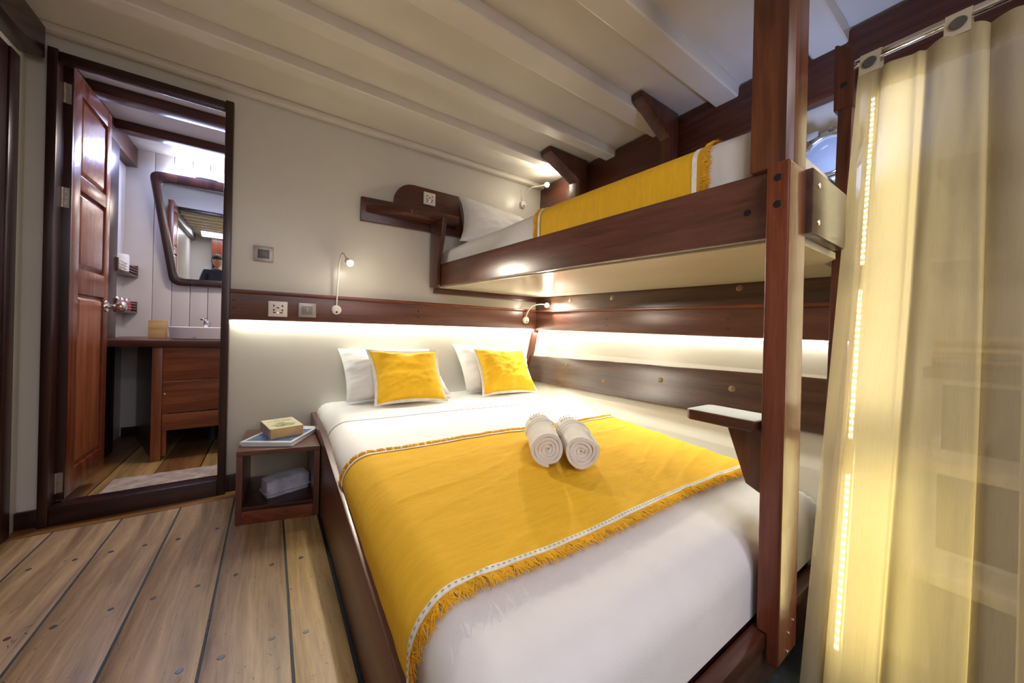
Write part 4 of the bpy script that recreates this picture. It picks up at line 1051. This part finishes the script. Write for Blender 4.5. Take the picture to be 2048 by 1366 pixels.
g_ = MB(); g_.add([(q.x, YF - 0.022, q.y) for q in pi_], [tuple(range(n))]); g_.build('mirror_glass', M['mirror'], mi)
mi.matrix_basis = Matrix.Translation(Vector((-0.5, YF - 0.022, 1.22)) ) @ Matrix.Rotation(R(2.4), 4, 'Z') @ Matrix.Rotation(R(3.0), 4, 'X')
disc('screw', (-0.745, YF - 0.043, 1.86), (0, -1, 0), 0.006, 0.002, M['metal'], mi, 10)
# mirror lamp
ml = thing('mirror_lamp', (-0.52, YF, 2.17), 'bright tube lamp above the bathroom mirror', 'lamp')
MB().tube([(-0.70, YF - 0.05, 2.205), (-0.25, YF - 0.05, 2.205)], 0.014, 16).build('tube', M['tube'], ml, smooth=60)
bx('housing', -0.56, -0.40, YF - 0.045, YF - 0.001, 2.160, 2.176, M['metal'], ml, 0.003)
# vanity
va = thing('vanity', (-0.4, 3.3, 0), 'bathroom vanity with mahogany worktop and orange-brown board front', 'vanity')
MB().prism([(-0.925, 3.14, 0.752), (0.27, 3.14, 0.752), (0.27, YF - 0.003, 0.752), (-0.965, YF - 0.003, 0.752)], (0, 0, 0.041)).build('worktop', wood('mahogany', 'X'), va, bevel=0.005)
bx('front_post', -0.628, -0.578, 3.19, 3.24, 0.0, 0.751, wood('orange', 'Z'), va, 0.003)
bx('front_post', -0.576, -0.555, 3.20, 3.24, 0.03, 0.751, wood('orange', 'Z'), va, 0.002)
for a, b in [(0.53, 0.751), (0.312, 0.527), (0.198, 0.306)]:
    bx('front_board', -0.575 if a < 0.3 else -0.577, 0.27, 3.195 if a > 0.3 else 3.185, 3.199 + 0.0005 if a > 0.3 else 3.1995, a, b, wood('orange', 'X'), va, 0.003)
MB().prism([(-0.63, 3.24, 0.0), (-0.62, 3.25, 0.0), (-0.845, 3.97, 0.0), (-0.86, 3.96, 0.0)], (0, 0, 0.751)).build('side_panel', wood('dark', 'Z'), va)
for z in (0.44, 0.235): MB().lathe((-0.566, 3.1995, z), (0, -1, 0), [(0.006, 0), (0.004, 0.006), (0.007, 0.010), (0.002, 0.013)], 12).build('knob', M['metal'], va, smooth=50)
MB().tube([(-0.36, 3.6, 0.0), (-0.36, 3.6, 0.3), (-0.40, 3.6, 0.5)], 0.03, 14).build('drain_pipe', M['darkwater'], va, smooth=50)
# basin
ba_ = thing('wash_basin', (-0.35, 3.5, 0.793), 'white oval countertop basin beside small wooden box', 'basin')
bm_ = MB(); NU = 48
prof = [(0.85, 0.0), (0.96, 0.004), (1.0, 0.075), (1.005, 0.085), (0.99, 0.088), (0.96, 0.082), (0.92, 0.05), (0.7, 0.02), (0.1, 0.012), (0.0, 0.012)]
def bf2(u, v):
    k = min(len(prof) - 2, int(v * (len(prof) - 1))); t = v * (len(prof) - 1) - k; r = lerp(prof[k][0], prof[k + 1][0], t); h = lerp(prof[k][1], prof[k + 1][1], t)
    a = -u * 2 * math.pi; return (-0.335 + 0.275 * r * math.cos(a), 3.52 + 0.20 * r * math.sin(a), 0.7935 + h)
bm_.grid(NU, len(prof) - 1, bf2).build('bowl', M['ceramic'], ba_, smooth=50, weld=True)
bx('maker_mark', -0.455, -0.435, 3.336, 3.3395, 0.8065, 0.8095, M['ink'], ba_, 0)
tp_ = thing('tap', (-0.42, 3.80, 0.794), 'chrome mixer tap behind the basin', 'tap')
MB().lathe((-0.43, 3.80, 0.7935), (0, 0, 1), [(0.026, 0), (0.024, 0.01), (0.021, 0.10), (0.024, 0.12), (0.020, 0.14), (0.004, 0.145)], 20).build('tap_body', M['chrome'], tp_, smooth=50)
MB().tube([(-0.43, 3.79, 0.885), (-0.425, 3.70, 0.895), (-0.42, 3.66, 0.885)], [0.014, 0.013, 0.012], 12).build('spout', M['chrome'], tp_, smooth=50)
MB().hexa([(-0.47, 3.775, 0.935), (-0.435, 3.79, 0.935), (-0.435, 3.81, 0.935), (-0.47, 3.81, 0.935), (-0.475, 3.765, 0.948), (-0.42, 3.785, 0.952), (-0.42, 3.815, 0.952), (-0.475, 3.815, 0.948)]).build('lever', M['chrome'], tp_, bevel=0.004)
# wooden box on worktop
wbx = thing('wooden_box', (-0.70, 3.72, 0.794), 'small square honey wood box left of the basin', 'box')
bx('box_front', -0.745, -0.655, 3.66, 3.668, 0.7935, 0.925, M['boxwood'], wbx, 0.001); bx('box_back', -0.745, -0.655, 3.74, 3.748, 0.7935, 0.925, M['boxwood'], wbx, 0.001)
bx('box_side', -0.745, -0.737, 3.6685, 3.7395, 0.7935, 0.925, M['boxwood'], wbx, 0.001); bx('box_side', -0.663, -0.655, 3.6685, 3.7395, 0.7935, 0.925, M['boxwood'], wbx, 0.001)
# two little rail shelves on the left wall
def rail_shelf(z, label):
    t = thing('rail_shelf', (-0.9, 3.8, z), label, 'shelf', 'small rail shelves in the bathroom')
    bx('base', -0.967, -0.885, 3.60, 4.02, z, z + 0.018, wood('mahogany', 'Y'), t, 0.003)
    bx('end_panel', -0.967, -0.885, 4.02, 4.038, z, z + 0.095, wood('mahogany', 'Z'), t, 0.003); bx('end_panel', -0.967, -0.885, 3.582, 3.60, z, z + 0.095, wood('mahogany', 'Z'), t, 0.003)
    for k in range(3): MB().tube([(-0.889, 3.60, z + 0.036 + k * 0.021), (-0.889, 4.02, z + 0.036 + k * 0.021)], 0.0028, 8).build('rail', M['metal'], t, smooth=60)
rail_shelf(1.262, 'upper small bathroom shelf with metal rails holding towels'); rail_shelf(0.975, 'lower small bathroom shelf with metal rails holding jars')
rt_ = MB().lathe((-0.928, 3.80, 1.281), (0, 0, 1), [(0.020, 0.0), (0.045, 0.003), (0.047, 0.05), (0.046, 0.12), (0.043, 0.128), (0.020, 0.128), (0.018, 0.10)], 26).build('toilet_roll', M['towel'], None, smooth=50)
tag(rt_, 'white toilet roll standing on the upper bathroom shelf', 'toilet roll')
ft = MB()
for k, (dy, z, r_) in enumerate([(0, 1.302, 0.020), (0.042, 1.300, 0.019), (0.02, 1.335, 0.018)]):
    ft.tube([(-0.955, 3.655 + dy, z), (-0.900, 3.660 + dy, z)], [r_, r_], 16)
tag(ft.build('hand_towel', M['towel'], None, smooth=60), 'small rolled white hand towel in front of the toilet roll', 'towel')
for i, y in enumerate((3.70, 3.80, 3.90)):
    j = thing('jar', (-0.925, y, 0.994), ['nearest red jar with metal lid on lower bathroom shelf', 'middle red jar with metal lid on lower bathroom shelf', 'farthest red jar with metal lid on lower bathroom shelf'][i], 'jar', 'jars on the lower bathroom shelf')
    MB().lathe((-0.925, y, 0.9935), (0, 0, 1), [(0.030, 0), (0.034, 0.01), (0.034, 0.06), (0.028, 0.07)], 20).build('glass_body', M['red_jar'], j, smooth=50)
    MB().lathe((-0.925, y, 1.0637), (0, 0, 1), [(0.031, 0), (0.031, 0.02), (0.028, 0.023)], 20).build('lid', M['chrome'], j, smooth=50)
sw3 = thing('wall_phone', (-0.97, 3.45, 1.42), 'small white handset on the bathroom wall above shelf', 'handset')
bx('cradle', -0.97, -0.925, 3.42, 3.47, 1.40, 1.50, M['ceramic'], sw3, 0.006)
# bath mat
bmt = MB().grid(40, 16, lambda u, v: (lerp(-0.72, -0.16, u) - 0.07 * v * 0, lerp(2.60, 2.93, v) - 0.02 * u, 0.007 + 0.001 * math.sin(u * 200)))
tag(bmt.build('bath_mat', M['mat'], None, smooth=60, solid=0.006), 'woven beige bath mat on the bathroom floor behind threshold', 'mat')

# ------------------------------------------------------------------ person, seen only in the bathroom mirror
def skin_body(name, joints, edges, mat, parent, sub=2):
    me = bpy.data.meshes.new(name); me.from_pydata([j[0] for j in joints], edges, [])
    o = bpy.data.objects.new(name, me); COL.objects.link(o)
    sk = o.modifiers.new('skin', 'SKIN'); sk.use_smooth_shade = True
    if not me.skin_vertices: me.attributes
    lay = me.skin_vertices[0].data if me.skin_vertices else None
    for i, j in enumerate(joints):
        if lay: lay[i].radius = (j[1], j[1] * (j[2] if len(j) > 2 else 1)); lay[i].use_root = (i == 0)
    ss = o.modifiers.new('sub', 'SUBSURF'); ss.levels = sub; ss.render_levels = sub
    dg = bpy.context.evaluated_depsgraph_get(); m2_ = bpy.data.meshes.new_from_object(o.evaluated_get(dg))
    bpy.data.objects.remove(o); m2_.materials.clear(); m2_.materials.append(mat)
    o2 = bpy.data.objects.new(name, m2_); COL.objects.link(o2); o2.parent = parent; return o2
PX, PY = -0.46, -0.75
pe = thing('person', (PX, PY, 0), 'person in dark cap and navy shirt, reflected in bathroom mirror', 'person')
J = [((0, 0, 0.95), 0.145, 0.75), ((0, 0, 1.15), 0.135, 0.7), ((0, 0, 1.36), 0.155, 0.62), ((0, 0, 1.44), 0.07), ((0, 0, 1.51), 0.055)]
Ed = [(0, 1), (1, 2), (2, 3), (3, 4)]
for s in (-1, 1):
    b0 = len(J); J += [((s * 0.17, 0, 1.40), 0.06), ((s * 0.24, 0.01, 1.12), 0.046), ((s * 0.22, 0.18, 0.97), 0.036), ((s * 0.18, 0.24, 0.98), 0.03)]
    Ed += [(2, b0), (b0, b0 + 1), (b0 + 1, b0 + 2), (b0 + 2, b0 + 3)]
    b1 = len(J); J += [((s * 0.09, 0, 0.86), 0.095), ((s * 0.10, 0.01, 0.48), 0.062), ((s * 0.10, -0.01, 0.09), 0.042), ((s * 0.11, 0.13, 0.035), 0.034)]
    Ed += [(0, b1), (b1, b1 + 1), (b1 + 1, b1 + 2), (b1 + 2, b1 + 3)]
body = skin_body('body', J, Ed, M['navy'], pe)
body.data.materials.append(M['skin']); body.data.materials.append(M['trouser']); body.data.materials.append(M['black'])
for p in body.data.polygons:
    c = p.center
    if c.z > 1.465 or (abs(c.x) > 0.15 and 0.85 < c.z < 1.10 and c.y > 0.06): p.material_index = 1
    elif c.z < 0.10: p.material_index = 3
    elif c.z < 0.93: p.material_index = 2
def head_f(u, v):
    th = u * 2 * math.pi; ph = v * math.pi; x = math.sin(ph) * math.sin(th); y = math.sin(ph) * math.cos(th); z = -math.cos(ph)
    rx, ry, rz = 0.078, 0.098, 0.118
    jaw = 1 - 0.22 * max(0, -z) ** 1.5; nose = 0.018 * math.exp(-((z + 0.05) / 0.22) ** 2 - (x / 0.14) ** 2) if y > 0 else 0
    eye = -0.006 * math.exp(-((z - 0.08) / 0.1) ** 2) * (math.exp(-((abs(x) - 0.38) / 0.15) ** 2)) if y > 0 else 0
    mouth = 0.004 * math.exp(-((z + 0.42) / 0.08) ** 2 - (x / 0.3) ** 2) if y > 0 else 0
    return (PX + x * rx * jaw, PY + 0.015 + y * ry * jaw + nose + eye + mouth, 1.615 + z * rz)
MB().grid(40, 30, head_f).build('head', M['skin'], pe, smooth=80, weld=True)
for s in (-1, 1):
    MB().lathe((PX + s * 0.03, PY + 0.103, 1.625), (0, 1, 0), [(0.010, 0), (0.008, 0.003), (0.003, 0.004)], 12).build('eye', M['ceramic'], pe, smooth=60)
    MB().lathe((PX + s * 0.074, PY + 0.005, 1.61), (s, -0.2, 0), [(0.012, 0), (0.028, 0.004), (0.03, 0.010), (0.012, 0.011)], 14).build('ear', M['skin'], pe, smooth=60)
    for k in range(4):
        x = PX + s * (0.175 - k * 0.008); z = 0.985 - k * 0.016
        MB().tube([(PX + s * 0.185, PY + 0.245, z), (PX + s * 0.172, PY + 0.285 + 0.004 * (k % 2), z - 0.002), (PX + s * 0.150, PY + 0.298, z - 0.006), (PX + s * 0.138, PY + 0.280, z - 0.010)], [0.009, 0.0085, 0.008, 0.006], 8).build('finger', M['skin'], pe, smooth=60)
    MB().tube([(PX + s * 0.17, PY + 0.235, 0.995), (PX + s * 0.145, PY + 0.255, 1.005), (PX + s * 0.132, PY + 0.272, 0.998)], [0.011, 0.009, 0.007], 8).build('thumb', M['skin'], pe, smooth=60)
MB().grid(30, 14, lambda u, v: (PX + 0.088 * math.sin(math.pi / 2 * (1 - v) * 1.0) * math.sin(u * 2 * math.pi), PY + 0.012 + 0.108 * math.sin(math.pi / 2 * (1 - v)) * math.cos(u * 2 * math.pi), 1.650 + 0.098 * math.cos(math.pi / 2 * (1 - v)))).build('cap_crown', M['black'], pe, smooth=80, weld=True)
MB().prism([(PX + 0.07 * math.cos(R(a)), PY + 0.085 + 0.075 * math.sin(R(a)), 1.655) for a in range(0, 181, 15)], (0, 0, 0.006)).build('cap_brim', M['black'], pe)
MB().grid(24, 8, lambda u, v: (PX + 0.082 * math.cos(math.pi + u * math.pi), PY + 0.012 + 0.103 * math.sin(math.pi + u * math.pi), lerp(1.57, 1.655, v))).build('hair', M['hair'], pe, smooth=80, solid=0.006)
